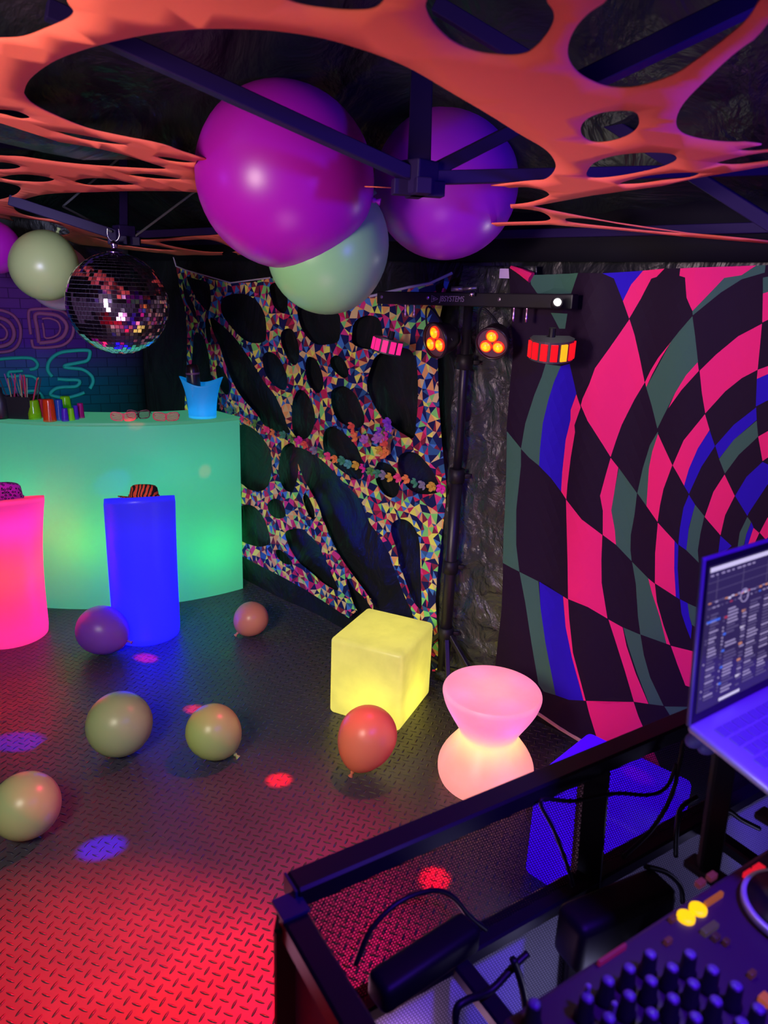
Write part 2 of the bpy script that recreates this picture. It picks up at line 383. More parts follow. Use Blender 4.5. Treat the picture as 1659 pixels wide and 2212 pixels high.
# ------------------------------------------------------------------ orange stretch net
def z1(P): return [(x/2, y/2) for x, y in P]
def z2(P): return [(829+x/2, y/2) for x, y in P]
net_outer = [(-90, -150), (1800, -150), (1800, 318), (1659, 355), (1514, 380), (1429, 400), (1279, 422), (1149, 446), (1189, 455), (1329, 480),
    (1489, 504), (1659, 520), (1659, 525), (1480, 510), (1329, 495), (1189, 485), (1099, 488), (940, 500), (835, 497), (700, 520), (600, 560), (537, 571), (450, 562), (371, 549), (290, 541), (216, 532), (170, 528),
    (120, 507), (75, 487), (0, 472), (-90, 462)]
net_holes = [
 [(-60, 83), (0, 83), (50, 79), (100, 60), (145, 40), (159, 22), (145, 0), (120, -60), (-60, -60)],
 z1([(105, 390), (130, 340), (220, 270), (330, 220), (480, 175), (650, 140), (820, 122), (1000, 120), (1200, 132), (1400, 165), (1550, 208), (1659, 245)]) +
 z2([(130, 300), (300, 400), (450, 490), (590, 580), (690, 640), (735, 690), (740, 735), (700, 780), (620, 790)]) + [(1000, 408), (850, 405), (600, 385), (420, 335)] + z1([(700, 622), (520, 585), (380, 552), (250, 500), (150, 450), (112, 415)]),
 z2([(185, 0), (190, 60), (230, 120), (300, 180), (400, 222), (520, 237), (600, 232), (650, 205), (700, 150), (732, 90), (735, 40), (710, 0), (640, -80), (260, -80)]),
 z2([(798, 250), (800, 180), (830, 110), (880, 50), (950, 0), (1080, -80), (1640, -80), (1615, 10), (1560, 90), (1480, 160), (1350, 260), (1250, 325), (1100, 376), (980, 378), (900, 352), (835, 310)]),
 z2([(1740, 90), (1600, 165), (1500, 240), (1400, 335), (1300, 440), (1265, 510), (1270, 560), (1320, 590), (1430, 610), (1560, 613), (1740, 595)]),
 z2([(850, 560), (870, 520), (930, 490), (1010, 478), (1080, 482), (1103, 510), (1095, 555), (1050, 590), (980, 612), (910, 617), (862, 595)]),
 z2([(875, 755), (900, 710), (960, 680), (1050, 662), (1150, 655), (1240, 660), (1267, 680), (1240, 705), (1150, 735), (1000, 765), (900, 772)]),
 z2([(1015, 795), (1080, 770), (1180, 750), (1300, 740), (1365, 743), (1320, 765), (1200, 780), (1100, 795)]),
 z2([(1530, 645), (1600, 628), (1740, 605), (1740, 632), (1600, 650)]), z2([(1435, 700), (1500, 680), (1600, 660), (1740, 645), (1740, 675), (1600, 700), (1500, 708)]),
 z2([(560, 815), (620, 813), (690, 825), (715, 845), (680, 865), (600, 884), (500, 890), (440, 880), (440, 830)]),
 z2([(480, 905), (590, 903), (680, 915), (720, 940), (700, 957), (600, 963), (480, 968), (200, 985), (100, 960), (200, 910)]),
 z2([(785, 950), (800, 940), (900, 945), (1100, 978), (1300, 1006), (1200, 1002), (1000, 982), (820, 963)]),
 z1([(1220, -20), (1250, 5), (1330, 30), (1480, 48), (1600, 45), (1650, 15), (1659, -20), (1600, -70), (1300, -70)]),
 z1([(-20, 466), (60, 470), (110, 488), (130, 505), (90, 510), (30, 495), (-20, 482)]),
 z1([(235, 564), (300, 570), (420, 592), (545, 623), (480, 620), (350, 600)]),
 z1([(-20, 588), (100, 592), (250, 612), (400, 635), (520, 662), (640, 698), (720, 728), (600, 728), (400, 718), (250, 704), (100, 682), (-20, 668)]),
 z1([(-20, 700), (50, 705), (90, 720), (50, 730), (-20, 728)]),
 z1([(0, 765), (50, 752), (120, 750), (200, 760), (235, 773), (190, 784), (100, 782), (40, 776)]),
 z1([(322, 780), (370, 768), (470, 770), (540, 783), (582, 797), (480, 798), (380, 796)]),
 z1([(556, 756), (640, 750), (770, 768), (765, 776), (650, 771)]),
 z1([(-20, 788), (50, 793), (90, 813), (60, 845), (-20, 862)]),
 [(30, 447), (50, 432), (100, 420), (200, 412), (300, 410), (420, 414), (470, 428), (500, 470), (485, 506), (400, 512), (310, 520), (240, 507), (190, 492), (120, 475), (75, 469), (45, 461)],
 [(20, 470), (70, 473), (115, 480), (142, 491), (150, 504), (120, 507), (60, 492)],
 z1([(680, 674), (740, 678), (840, 698), (800, 702), (720, 692)]),
 [(345, 524), (400, 519), (455, 519), (500, 535), (505, 544), (440, 543), (370, 533)],
 [(480, 546), (490, 543), (510, 546), (512, 551), (498, 554), (484, 551)],
 [(560, 470), (700, 440), (900, 440), (1040, 455), (1080, 470), (900, 480), (700, 500), (600, 540), (560, 550), (540, 520)],
 [(425, 345), (600, 385), (850, 405), (1090, 405), (1100, 440), (1090, 480), (900, 492), (830, 496), (560, 530), (470, 440)],
 [(205, 512), (260, 520), (330, 530), (380, 540), (330, 538), (260, 528)],
]
NP = Vector((0, 0, 2.22)); NN = Vector((.0846, .092, 1))
def net2(P): return [(PL(x, y, NP, NN).x, PL(x, y, NP, NN).y) for x, y in P]
def net3(x, y): return Vector((x, y, 2.22-.0846*x-.092*y+.006*noise.noise((x*2, y*2, 4))))
orange_m = noise_mat('orange_stretch_fabric', (.90, .17, .11), .75, 60, .15, .002, spec=.2)
no = net2(net_outer)
bm = sheet(no, [smooth_poly(net2(h), 4) for h in net_holes], [], .07, net3)
o = tag(put(bm, 'stretch_net', orange_m, None, True), 'orange stretch fabric with cut-out holes spanned under the roof bars', 'decoration'); solid(o, .003)

# ------------------------------------------------------------------ patterned stretch cloth on the wall
def a4(P): return [(360+x/2.592, 560+y/2.592) for x, y in P]
def a7(P): return [(480+x/3.19, 1040+y/3.19) for x, y in P]
cl_outer = [(380, 575), (400, 583), (430, 592), (455, 603), (500, 612), (545, 610), (585, 600), (640, 614), (700, 635), (760, 645), (800, 640), (830, 633), (880, 622), (930, 615), (975, 592), (962, 630), (950, 690),
    (948, 760), (948, 850), (950, 900), (955, 960), (964, 1045), (962, 1085), (955, 1150), (948, 1220), (942, 1300), (943, 1335), (946, 1400), (944, 1450), (934, 1450), (928, 1400), (910, 1345), (892, 1335), (820, 1335), (770, 1320), (753, 1335), (699, 1300),
    (655, 1272), (605, 1244), (558, 1219), (524, 1200), (490, 1180), (470, 1000), (400, 900), (404, 790), (403, 720), (398, 660), (389, 629)]
cl_holes = [
 a4([(310, 225), (370, 195), (450, 200), (520, 250), (555, 330), (560, 430), (540, 465), (480, 468), (420, 440), (350, 370), (305, 300)]),
 a4([(585, 200), (580, 150), (620, 130), (660, 160), (680, 230), (670, 290), (640, 298), (600, 260)]),
 a4([(730, 290), (750, 380), (800, 450), (850, 478), (920, 475), (965, 455), (972, 380), (960, 300), (850, 260), (760, 255)]),
 a4([(640, 410), (670, 388), (705, 400), (735, 470), (742, 540), (725, 590), (690, 580), (655, 520), (636, 460)]),
 a4([(1035, 420), (1050, 350), (1110, 316), (1180, 330), (1205, 400), (1205, 480), (1150, 505), (1080, 495), (1040, 470)]),
 a4([(535, 555), (560, 520), (600, 530), (640, 580), (670, 660), (665, 720), (640, 733), (590, 700), (550, 640)]),
 a4([(780, 580), (800, 545), (845, 570), (875, 640), (880, 710), (850, 750), (810, 715), (785, 660)]),
 a4([(920, 560), (950, 538), (990, 560), (1015, 610), (1018, 650), (990, 665), (940, 625), (920, 590)]),
 a4([(930, 730), (990, 710), (1050, 750), (1085, 820), (1105, 890), (1090, 935), (1040, 945), (960, 905), (925, 830), (920, 770)]),
 a4([(695, 850), (705, 780), (740, 730), (790, 760), (825, 840), (830, 920), (800, 990), (760, 1008), (720, 990), (700, 930)]),
 a4([(245, 325), (300, 365), (390, 450), (470, 560), (540, 680), (600, 760), (640, 840), (670, 920), (690, 972), (640, 965), (560, 940), (500, 860), (430, 780), (380, 700), (330, 590), (290, 480), (255, 400)]),
 a4([(275, 605), (300, 600), (340, 660), (355, 720), (345, 758), (320, 745), (290, 690)]),
 a4([(150, 430), (185, 415), (215, 460), (240, 560), (250, 650), (285, 760), (300, 860), (200, 880), (130, 860), (140, 600)]),
 a4([(85, 120), (110, 170), (150, 250), (168, 310), (160, 335), (130, 280), (100, 220)]),
 a4([(110, 100), (160, 110), (235, 130), (250, 180), (252, 240), (235, 290), (200, 260), (150, 185)]),
 a4([(215, 350), (232, 330), (245, 400), (245, 460), (230, 465), (218, 420)]),
 a4([(300, 880), (400, 925), (440, 925), (500, 960), (550, 1020), (585, 1090), (592, 1180), (575, 1260), (530, 1298), (460, 1290), (412, 1255), (340, 1230), (270, 1000)]),
 a4([(635, 1120), (650, 1060), (690, 1030), (720, 1045), (735, 1120), (740, 1200), (715, 1290), (700, 1305), (660, 1280), (630, 1200)]),
 [(638, 966), (670, 975), (700, 996), (722, 1019), (745, 1046), (762, 1062), (778, 1081), (790, 1106), (800, 1130), (815, 1150), (837, 1187), (847, 1215), (861, 1253), (878, 1297), (892, 1331), (895, 1400), (812, 1400), (806, 1308), (793, 1283), (771, 1253), (746, 1219), (728, 1190), (712, 1156), (696, 1118), (687, 1093), (668, 1056), (657, 1035), (648, 1010), (641, 990)],
 a7([(440, 350), (490, 325), (560, 330), (600, 370), (650, 420), (690, 500), (730, 580), (760, 650), (800, 740), (770, 745), (690, 700), (610, 630), (530, 560), (480, 480), (450, 410)]),
 a7([(855, 655), (905, 730), (980, 800), (1030, 872), (1060, 900), (1000, 960), (930, 890), (890, 800)]),
 a7([(320, 150), (360, 118), (410, 130), (440, 190), (440, 240), (390, 255), (340, 230), (318, 190)]),
 a7([(555, 110), (580, 90), (610, 140), (635, 210), (630, 260), (600, 240), (570, 180)]),
 a7([(100, 190), (180, 160), (250, 200), (300, 280), (330, 380), (325, 430), (260, 450), (180, 430), (120, 395), (60, 300)]),
 a7([(370, 480), (400, 470), (440, 500), (485, 565), (440, 570), (390, 533)]),
 a4([(880, 980), (910, 940), (950, 945), (1010, 990), (1060, 1050), (1090, 1120), (1100, 1190), (1070, 1235), (1000, 1200), (930, 1140), (885, 1070)]),
 a4([(1170, 1160), (1190, 1135), (1250, 1150), (1290, 1200), (1300, 1290), (1270, 1335), (1220, 1320), (1175, 1260), (1165, 1200)]),
 a4([(1145, 600), (1170, 545), (1250, 500), (1350, 500), (1390, 540), (1408, 620), (1410, 750), (1400, 900), (1385, 1000), (1330, 980), (1270, 940), (1210, 890), (1150, 800), (1120, 700)]),
 a4([(1300, 1110), (1340, 1080), (1400, 1085), (1450, 1130), (1500, 1200), (1530, 1290), (1480, 1315), (1400, 1310), (1340, 1270), (1300, 1190)]),
 a7([(1170, 290), (1220, 260), (1280, 275), (1330, 330), (1360, 420), (1370, 560), (1375, 700), (1375, 860), (1350, 870), (1310, 810), (1260, 680), (1220, 560), (1200, 460), (1165, 360)]),
 [(958, 600), (940, 618), (948, 640), (956, 622)],
]
CO = .035
def w2(P, off=CO): return [WP(x, y, off) for x, y in P]
def cl3(s, z): return W(s, max(z, .015), CO+.012*noise.noise((s*3, z*3, 8)))
cols = [(.008, .012, .08), (.008, .012, .10), (.60, .02, .10), (.06, .22, .62), (.85, .90, .14), (.85, .42, .14), (.22, .75, .18), (.22, .02, .05), (.008, .012, .09), (.70, .04, .24), (.03, .12, .30), (.75, .60, .26)]
cm = [mat('facet_print_'+n, c, .7, spec=.2) for n, c in zip('navy ink red blue yellow orange green wine violet pink denim peach'.split(), cols)]
bm = sheet(w2(cl_outer), [smooth_poly(w2(h), 4) for h in cl_holes], [], .034, cl3, .36, len(cols))
o = tag(put(bm, 'stretch_cloth', cm, None), 'stretched cloth with cut-out holes and a multicoloured facet print on the wall', 'decoration'); solid(o, .002)
# cord ties of the cloth
cord_m = mat('pale_cord', (.45, .42, .6), .6)
bm = NB(); tube(bm, [W(*WP(375, 556, .03), .03), W(*WP(380, 575, .04), .04), W(*WP(400, 583, .04), .04), W(*WP(500, 611, .04), .045), W(*WP(585, 600, .04), .045)], .004, 6)
put(bm, 'hem_cord', cord_m, o); bm = NB(); tube(bm, [W(*WP(800, 640, .045), .045), W(*WP(880, 621, .045), .045), W(*WP(930, 612, .045), .05), W(*WP(976, 590, .05), .05)], .006, 6)
put(bm, 'hem_cord', cord_m, o)

# ------------------------------------------------------------------ warped check tapestry
def t8(P): return [(1059+x/2.765, 560+y/2.765) for x, y in P]
def t9(P): return [(1059+x/2.765, 1100+y/2.765) for x, y in P]
PK = [t8([(865, 108), (900, 65), (1040, 55), (985, 105), (950, 115), (885, 235), (818, 355), (785, 250), (830, 150)]),
 t8([(1145, 55), (1590, 35), (1500, 95), (1400, 112), (1340, 180), (1220, 310), (1185, 230), (1175, 110), (1140, 100)]),
 t8([(820, 358), (848, 450), (880, 590), (912, 738), (850, 840), (780, 990), (750, 1085), (722, 1180), (670, 1080), (600, 960), (558, 870), (568, 830), (610, 740), (640, 650), (710, 540), (770, 440)]),
 t8([(1085, 495), (1000, 590), (950, 665), (914, 735), (922, 765), (960, 690), (1020, 590)]),
 t8([(1247, 612), (1190, 670), (1120, 780), (1068, 890), (1150, 780), (1253, 665)]),
 t8([(1257, 665), (1350, 570), (1480, 460), (1625, 385), (1612, 520), (1597, 660), (1500, 710), (1400, 790), (1285, 920), (1268, 800)]),
 t8([(1630, 205), (1740, 170), (1740, 325), (1627, 378)]), t8([(1597, 660), (1740, 610), (1740, 650), (1592, 715)]),
 t8([(1283, 925), (1308, 1020), (1240, 1130), (1190, 1250), (1162, 1350), (1095, 1230), (1160, 1080)]),
 t8([(1002, 1045), (1045, 1130), (1093, 1228), (1040, 1370), (1020, 1465), (1005, 1567), (932, 1475), (945, 1250), (965, 1150)]),
 t8([(1600, 1060), (1740, 980), (1740, 1130), (1628, 1205)]),
 t8([(525, 805), (557, 882), (515, 990), (520, 1030), (490, 1180), (465, 1340), (455, 1435), (417, 1390), (425, 1280), (450, 1080), (485, 960), (485, 900)]),
 t8([(722, 1185), (762, 1245), (738, 1400), (722, 1500), (740, 1620), (745, 1708), (675, 1645), (678, 1500), (665, 1410), (695, 1290)]),
 t9([(453, -58), (560, 55), (673, 152), (665, 300), (665, 440), (697, 655), (590, 580), (468, 535), (462, 300)]),
 t9([(1007, 78), (1108, 185), (1105, 350), (1113, 520), (988, 440), (990, 260)]),
 t8([(1395, 1288), (1458, 1415), (1400, 1530), (1372, 1650), (1280, 1540), (1330, 1390)]),
 t9([(433, 522), (468, 538), (478, 650), (505, 850), (580, 1137), (568, 1135), (500, 880), (455, 700)]),
 t9([(702, 660), (785, 710), (810, 820), (870, 980), (952, 1157), (862, 1147), (800, 960), (740, 780)]),
 t9([(945, 412), (988, 443), (1000, 550), (1040, 690), (1080, 808), (1058, 800), (1018, 640), (970, 500)]),
 t9([(1083, 812), (1190, 842), (1300, 870), (1300, 1100), (1168, 1050), (1120, 920)]),
 t9([(582, 1137), (860, 1148), (890, 1230), (922, 1300), (1015, 1525), (960, 1640), (700, 1440), (640, 1370), (600, 1220)]),
 t9([(1575, 110), (1610, 140), (1575, 215), (1540, 215)]), t9([(1659, 50), (1612, 138), (1650, 180), (1740, 60), (1740, -20)])]
GR = [t8([(245, 95), (525, 82), (475, 205), (285, 210), (250, 150)]), t8([(350, 320), (450, 325), (435, 415), (398, 415)]),
 t8([(320, 625), (408, 640), (365, 740), (335, 840), (305, 980), (290, 1130), (285, 1235), (235, 1185), (192, 1130), (215, 980), (262, 810), (300, 700)]),
 t8([(1590, 35), (1645, 35), (1640, 80), (1500, 120), (1380, 200), (1222, 335), (1220, 310), (1340, 180), (1400, 112), (1500, 95)]),
 t8([(1220, 340), (1235, 460), (1249, 612), (1180, 690), (1110, 800), (1040, 930), (997, 1012), (960, 880), (922, 765), (980, 670), (1085, 495), (1140, 430)]),
 t8([(1000, 1030), (1002, 1045), (965, 1150), (945, 1250), (932, 1475), (872, 1400), (905, 1250), (950, 1110)]),
 t8([(765, 1248), (870, 1400), (855, 1530), (832, 1650), (830, 1740), (838, 1808), (745, 1708), (740, 1620), (722, 1500), (738, 1400)]),
 t8([(110, 1025), (192, 1128), (192, 1230), (168, 1490), (168, 1700), (183, 1862), (90, 1808), (95, 1600), (105, 1300)]),
 t9([(183, 370), (278, 435), (290, 600), (320, 800), (395, 1108), (315, 1092), (283, 1050), (240, 800), (210, 560)]),
 t9([(840, 318), (945, 412), (970, 500), (1018, 640), (1058, 800), (897, 748), (880, 640), (865, 450)]),
 t9([(788, 710), (897, 750), (920, 870), (960, 1000), (1042, 1168), (955, 1157), (880, 980), (820, 820)]),
 t9([(1047, 1172), (1300, 1180), (1300, 1280), (1085, 1235)]),
 t8([(1590, 965), (1600, 1060), (1480, 1170), (1397, 1282), (1362, 1195), (1450, 1080)]),
 t8([(1225, 1465), (1278, 1535), (1255, 1640), (1240, 1740), (1245, 1812), (1175, 1735), (1190, 1610)]),
 t9([(1537, 45), (1560, 75), (1530, 150), (1510, 235), (1475, 238), (1490, 140)]), t8([(1630, 110), (1740, 90), (1740, 170), (1630, 205)]),
 t9([(1180, 560), (1300, 620), (1300, 760), (1205, 690), (1190, 640)])]
BL = [t8([(680, 85), (900, 65), (865, 108), (830, 150), (785, 250), (740, 115)]),
 t8([(408, 640), (470, 625), (500, 720), (525, 800), (485, 900), (485, 960), (450, 1080), (425, 1280), (417, 1390), (350, 1310), (285, 1236), (290, 1130), (305, 980), (335, 840), (365, 740)]),
 t8([(1308, 1022), (1338, 1118), (1260, 1240), (1190, 1400), (1162, 1350), (1190, 1250), (1240, 1130)]),
 t8([(1587, 885), (1590, 960), (1450, 1080), (1362, 1192), (1340, 1115), (1450, 990)]), t8([(1592, 715), (1740, 650), (1740, 800), (1585, 880)]),
 t8([(1190, 1405), (1225, 1465), (1190, 1600), (1175, 1735), (1130, 1700), (1140, 1600), (1160, 1480)]),
 t8([(1628, 1210), (1740, 1260), (1659, 1345), (1535, 1530), (1460, 1415), (1530, 1300)]),
 t9([(1108, 185), (1130, 212), (1125, 350), (1135, 535), (1113, 520), (1105, 350)]),
 t9([(1137, 535), (1180, 560), (1190, 640), (1205, 700), (1198, 775), (1170, 700), (1145, 620)]),
 t9([(283, 437), (430, 520), (455, 700), (500, 880), (568, 1135), (480, 1130), (395, 1108), (320, 800), (290, 600)]),
 t9([(1372, 160), (1440, 220), (1400, 255), (1358, 272)]), t9([(1562, 76), (1575, 108), (1540, 215), (1515, 232), (1530, 150)]), t9([(1500, -40), (1560, -10), (1537, 40)])]
tp_outer = t8([(125, 48), (145, 45), (245, 95), (525, 82), (680, 85), (1040, 55), (1145, 55), (1645, 35), (1740, 28), (2100, 10)]) + [(1900, 1500), (1900, 2350), (1500, 1830), (1340, 1648), (1254, 1597), (1167, 1548), (1064, 1480)] + t9([(25, 960), (45, 800), (75, 600), (88, 400), (92, 200)]) + t8([(100, 1500), (108, 1000), (130, 760), (150, 560), (140, 300)])
def tp3(s, z):
    f = .02*math.sin(s*19+z*1.5)*max(0, 1-abs(s-.25)*1.2)*(.4+.6*min(1, z)) + .012*noise.noise((s*3, z*2, 2))
    return W(s, max(z, .01), .045+f)
tm = [mat('tapestry_'+n, c, .75, spec=.15) for n, c in (('black', (.012, .004, .016)), ('pink', (.85, .02, .16)), ('green', (.045, .13, .08)), ('blue', (.02, .004, .42)))]
regs = [(w2(P, .045), i) for i, L in ((1, PK), (2, GR), (3, BL)) for P in L]
bm = sheet(w2(tp_outer, .045), [], regs, .045, tp3)
tap = tag(put(bm, 'tapestry', tm), 'black tapestry with warped pink, green and blue checks hung on the fabric wall', 'tapestry'); solid(tap, .003)
bm = NB(); tube(bm, [tp3(*p)+NW*.002 for p in w2([(1064, 1480), (1110, 1510), (1167, 1546), (1210, 1571), (1254, 1596), (1300, 1622)], .045)], .008, 6); put(bm, 'hem', mat('beige_hem', (.5, .32, .22), .8), tap)
bm = NB(); box(bm, .07, .004, .035, frame(W(*WP(1096, 591, .06), .06), SW), .001); put(bm, 'care_label', mat('care_label_white', (.6, .45, .7), .7), tap)
bm = NB(); tube(bm, [W(*WP(1104, 577, .06), .06), W(*WP(1125, 586, .06), .065), W(*WP(1148, 600, .06), .06)], [.006, .012, .02], 7); put(bm, 'gathered_corner', tm[1], tap)

# ------------------------------------------------------------------ neon-print banner behind the bar
ban_m = mat('brick_print', (.03, .02, .1), .8, spec=.1)
tc = nd(ban_m, 'ShaderNodeTexCoord'); br = nd(ban_m, 'ShaderNodeTexBrick'); mp = nd(ban_m, 'ShaderNodeMapping')
mp.inputs['Rotation'].default_value = (math.radians(90), 0, 0)
mp0 = nd(ban_m, 'ShaderNodeMapping'); mp0.inputs['Rotation'].default_value = (0, 0, -math.atan2(SB.y, SB.x))
lk(ban_m, tc.outputs['Object'], mp0.inputs[0]); sp = nd(ban_m, 'ShaderNodeSeparateXYZ'); lk(ban_m, mp0.outputs[0], sp.inputs[0])
cx = nd(ban_m, 'ShaderNodeCombineXYZ'); lk(ban_m, sp.outputs[0], cx.inputs[0]); lk(ban_m, sp.outputs[2], cx.inputs[1]); lk(ban_m, cx.outputs[0], br.inputs['Vector'])
br.inputs['Scale'].default_value = 4.2; br.inputs['Mortar Size'].default_value = .012
br.inputs['Color1'].default_value = (.8, .8, .8, 1); br.inputs['Color2'].default_value = (1, 1, 1, 1); br.inputs['Mortar'].default_value = (.45, .45, .45, 1)
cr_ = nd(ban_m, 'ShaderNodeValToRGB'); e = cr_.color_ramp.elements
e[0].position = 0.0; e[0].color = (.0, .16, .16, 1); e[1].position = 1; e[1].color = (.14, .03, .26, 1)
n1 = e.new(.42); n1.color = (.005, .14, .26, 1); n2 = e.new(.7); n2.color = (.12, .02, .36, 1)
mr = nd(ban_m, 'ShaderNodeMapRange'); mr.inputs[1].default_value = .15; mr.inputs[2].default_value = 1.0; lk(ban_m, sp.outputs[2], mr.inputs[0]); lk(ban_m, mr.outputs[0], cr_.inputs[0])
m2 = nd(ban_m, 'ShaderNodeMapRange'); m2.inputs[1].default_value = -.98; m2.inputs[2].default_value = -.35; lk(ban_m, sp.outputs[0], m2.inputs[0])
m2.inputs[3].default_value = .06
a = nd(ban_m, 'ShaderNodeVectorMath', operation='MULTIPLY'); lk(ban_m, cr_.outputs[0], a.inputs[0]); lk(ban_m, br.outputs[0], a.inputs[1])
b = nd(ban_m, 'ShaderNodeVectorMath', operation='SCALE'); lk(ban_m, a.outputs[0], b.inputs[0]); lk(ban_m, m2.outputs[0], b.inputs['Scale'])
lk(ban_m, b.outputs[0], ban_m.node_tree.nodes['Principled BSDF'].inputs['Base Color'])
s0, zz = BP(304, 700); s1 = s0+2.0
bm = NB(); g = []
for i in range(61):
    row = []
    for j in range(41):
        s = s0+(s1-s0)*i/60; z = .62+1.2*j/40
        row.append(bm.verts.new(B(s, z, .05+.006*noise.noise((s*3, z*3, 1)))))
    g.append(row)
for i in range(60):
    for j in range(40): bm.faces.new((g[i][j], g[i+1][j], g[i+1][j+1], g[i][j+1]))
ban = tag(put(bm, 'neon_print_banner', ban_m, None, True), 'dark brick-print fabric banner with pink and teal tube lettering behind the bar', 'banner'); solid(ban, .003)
tube_p = mat('letter_pink', (.36, .07, .24), .7); tube_t = mat('letter_teal', (.01, .42, .38), .7); tube_v = mat('letter_violet', (.22, .09, .40), .7)
def b3(P): return [(x/2.9625, 450+y/2.9625) for x, y in P]
def stroke(P, m, sm=True, closed=False, r=.011):
    pts = [B(*BP(x, y, .05), .062) for x, y in b3(P)]
    if sm: pts = spline(pts, 6, closed)
    bm = NB(); tube(bm, pts, r, 6); return bm
def letter(name, strokes, m, m_in=None):
    bm = NB()
    for k, (P, r) in enumerate(strokes):
        t = stroke(P, m, r=r); me = bpy.data.meshes.new('t'); t.to_mesh(me); t.free(); bm.from_mesh(me); bpy.data.meshes.remove(me)
    put(bm, name, m, ban, True)
letter('letter_o', [([(-120, 660), (-60, 650), (20, 655), (90, 690), (130, 760), (125, 850), (80, 905), (0, 920), (-80, 910)], .010),
                    ([(-60, 700), (0, 700), (60, 730), (90, 790), (75, 850), (20, 880), (-60, 885)], .013), ([(-30, 735), (10, 745), (45, 790), (30, 835), (-30, 845)], .008)], tube_p)
letter('letter_d', [([(197, 806), (188, 740), (183, 670), (200, 648), (280, 643), (370, 648), (430, 680), (468, 740), (460, 820), (410, 870), (330, 888), (225, 890), (208, 870), (203, 838)], .010),
                    ([(250, 860), (238, 770), (228, 680), (300, 675), (375, 690), (425, 745), (410, 810), (360, 845), (300, 856), (250, 860)], .013),
                    ([(268, 707), (310, 703), (365, 722), (385, 765), (370, 805), (330, 826), (288, 826), (280, 780), (272, 733)], .007)], tube_p)
letter('letter_e', [([(-40, 968), (60, 958), (170, 955), (215, 965), (240, 995), (228, 1022), (190, 1030)], .011), ([(148, 1038), (100, 1042), (58, 1046), (60, 1076), (130, 1070), (200, 1072), (235, 1095), (238, 1130)], .010),
                    ([(150, 1180), (200, 1165), (250, 1175), (278, 1215)], .010)], tube_t)
letter('letter_s', [([(335, 1075), (305, 1030), (320, 970), (380, 925), (470, 910), (560, 908), (575, 925), (560, 970), (510, 985), (430, 1000), (412, 1012), (450, 1020), (530, 1030), (585, 1070), (595, 1110), (575, 1152)], .012),
                    ([(368, 1090), (430, 1095), (500, 1098), (508, 1118), (480, 1138), (400, 1142), (350, 1155), (322, 1185), (350, 1200), (420, 1210), (490, 1195), (540, 1176)], .012)], tube_t)

# ------------------------------------------------------------------ glowing bar
bar_m = shell_mat('bar_plastic', (.10, .31, .25), (.055, .235, .195), .62, .6)
BC = Vector((-1.77, 5.0, 0)); RO, RI, BH = 1.33, .99, 1.05
def arc_block(bm, ro, ri, z0, z1, a0, a1, n=48):
    P = [(BC.x+ro*math.cos(math.radians(a0+(a1-a0)*k/n)), BC.y+ro*math.sin(math.radians(a0+(a1-a0)*k/n))) for k in range(n+1)]
    Q = [(BC.x+ri*math.cos(math.radians(a1+(a0-a1)*k/n)), BC.y+ri*math.sin(math.radians(a1+(a0-a1)*k/n))) for k in range(n+1)]
    lo = [bm.verts.new((x, y, z0)) for x, y in P+Q]; hi = [bm.verts.new((x, y, z1)) for x, y in P+Q]; N = len(lo)
    bm.faces.new(lo[::-1]); bm.faces.new(hi)
    for i in range(N): bm.faces.new((lo[i], lo[(i+1) % N], hi[(i+1) % N], hi[i]))
barT = thing('light_up_bar', (BC.x, BC.y-1.15, 0), 'tall curved light-up bar counter glowing green and teal', 'bar counter')
bm = NB(); arc_block(bm, RO, RI, 0.0, BH-.02, -122, -45.5); o = put(bm, 'body', bar_m, barT)
bm = NB(); arc_block(bm, RO+.006, RI-.006, BH-.02, BH, -122.3, -45.2)
o = put(bm, 'worktop', shell_mat('bar_top_plastic', (.16, .34, .26), (.05, .30, .16), .55, .6), barT); mb = o.modifiers.new('edge', 'BEVEL'); mb.width = .008; mb.segments = 2; mb.limit_method = 'ANGLE'; mb.angle_limit = 1.0
def inner(name, x, y, D, col, p, size=.05):
    return light('POINT', name, DEP(x, y, D), col, p, size=size)
def barlight(ang, z, col, p, r=1.12): light('POINT', 'bar_led_light', (BC.x+r*math.cos(math.radians(ang)), BC.y+r*math.sin(math.radians(ang)), z), col, p, size=.06)
barlight(-53, .28, (0, 1, .18), 4.6); barlight(-71, .45, (.12, 1, .1), 3.2); barlight(-84, .38, (.45, .9, .0), 4.2); barlight(-97, .62, (.2, .9, .4), 3); barlight(-64, .8, (.0, .6, .5), 2.0)
barlight(-52, .8, (0, .6, .4), 1.6); barlight(-115, .5, (.1, .8, .5), 3)

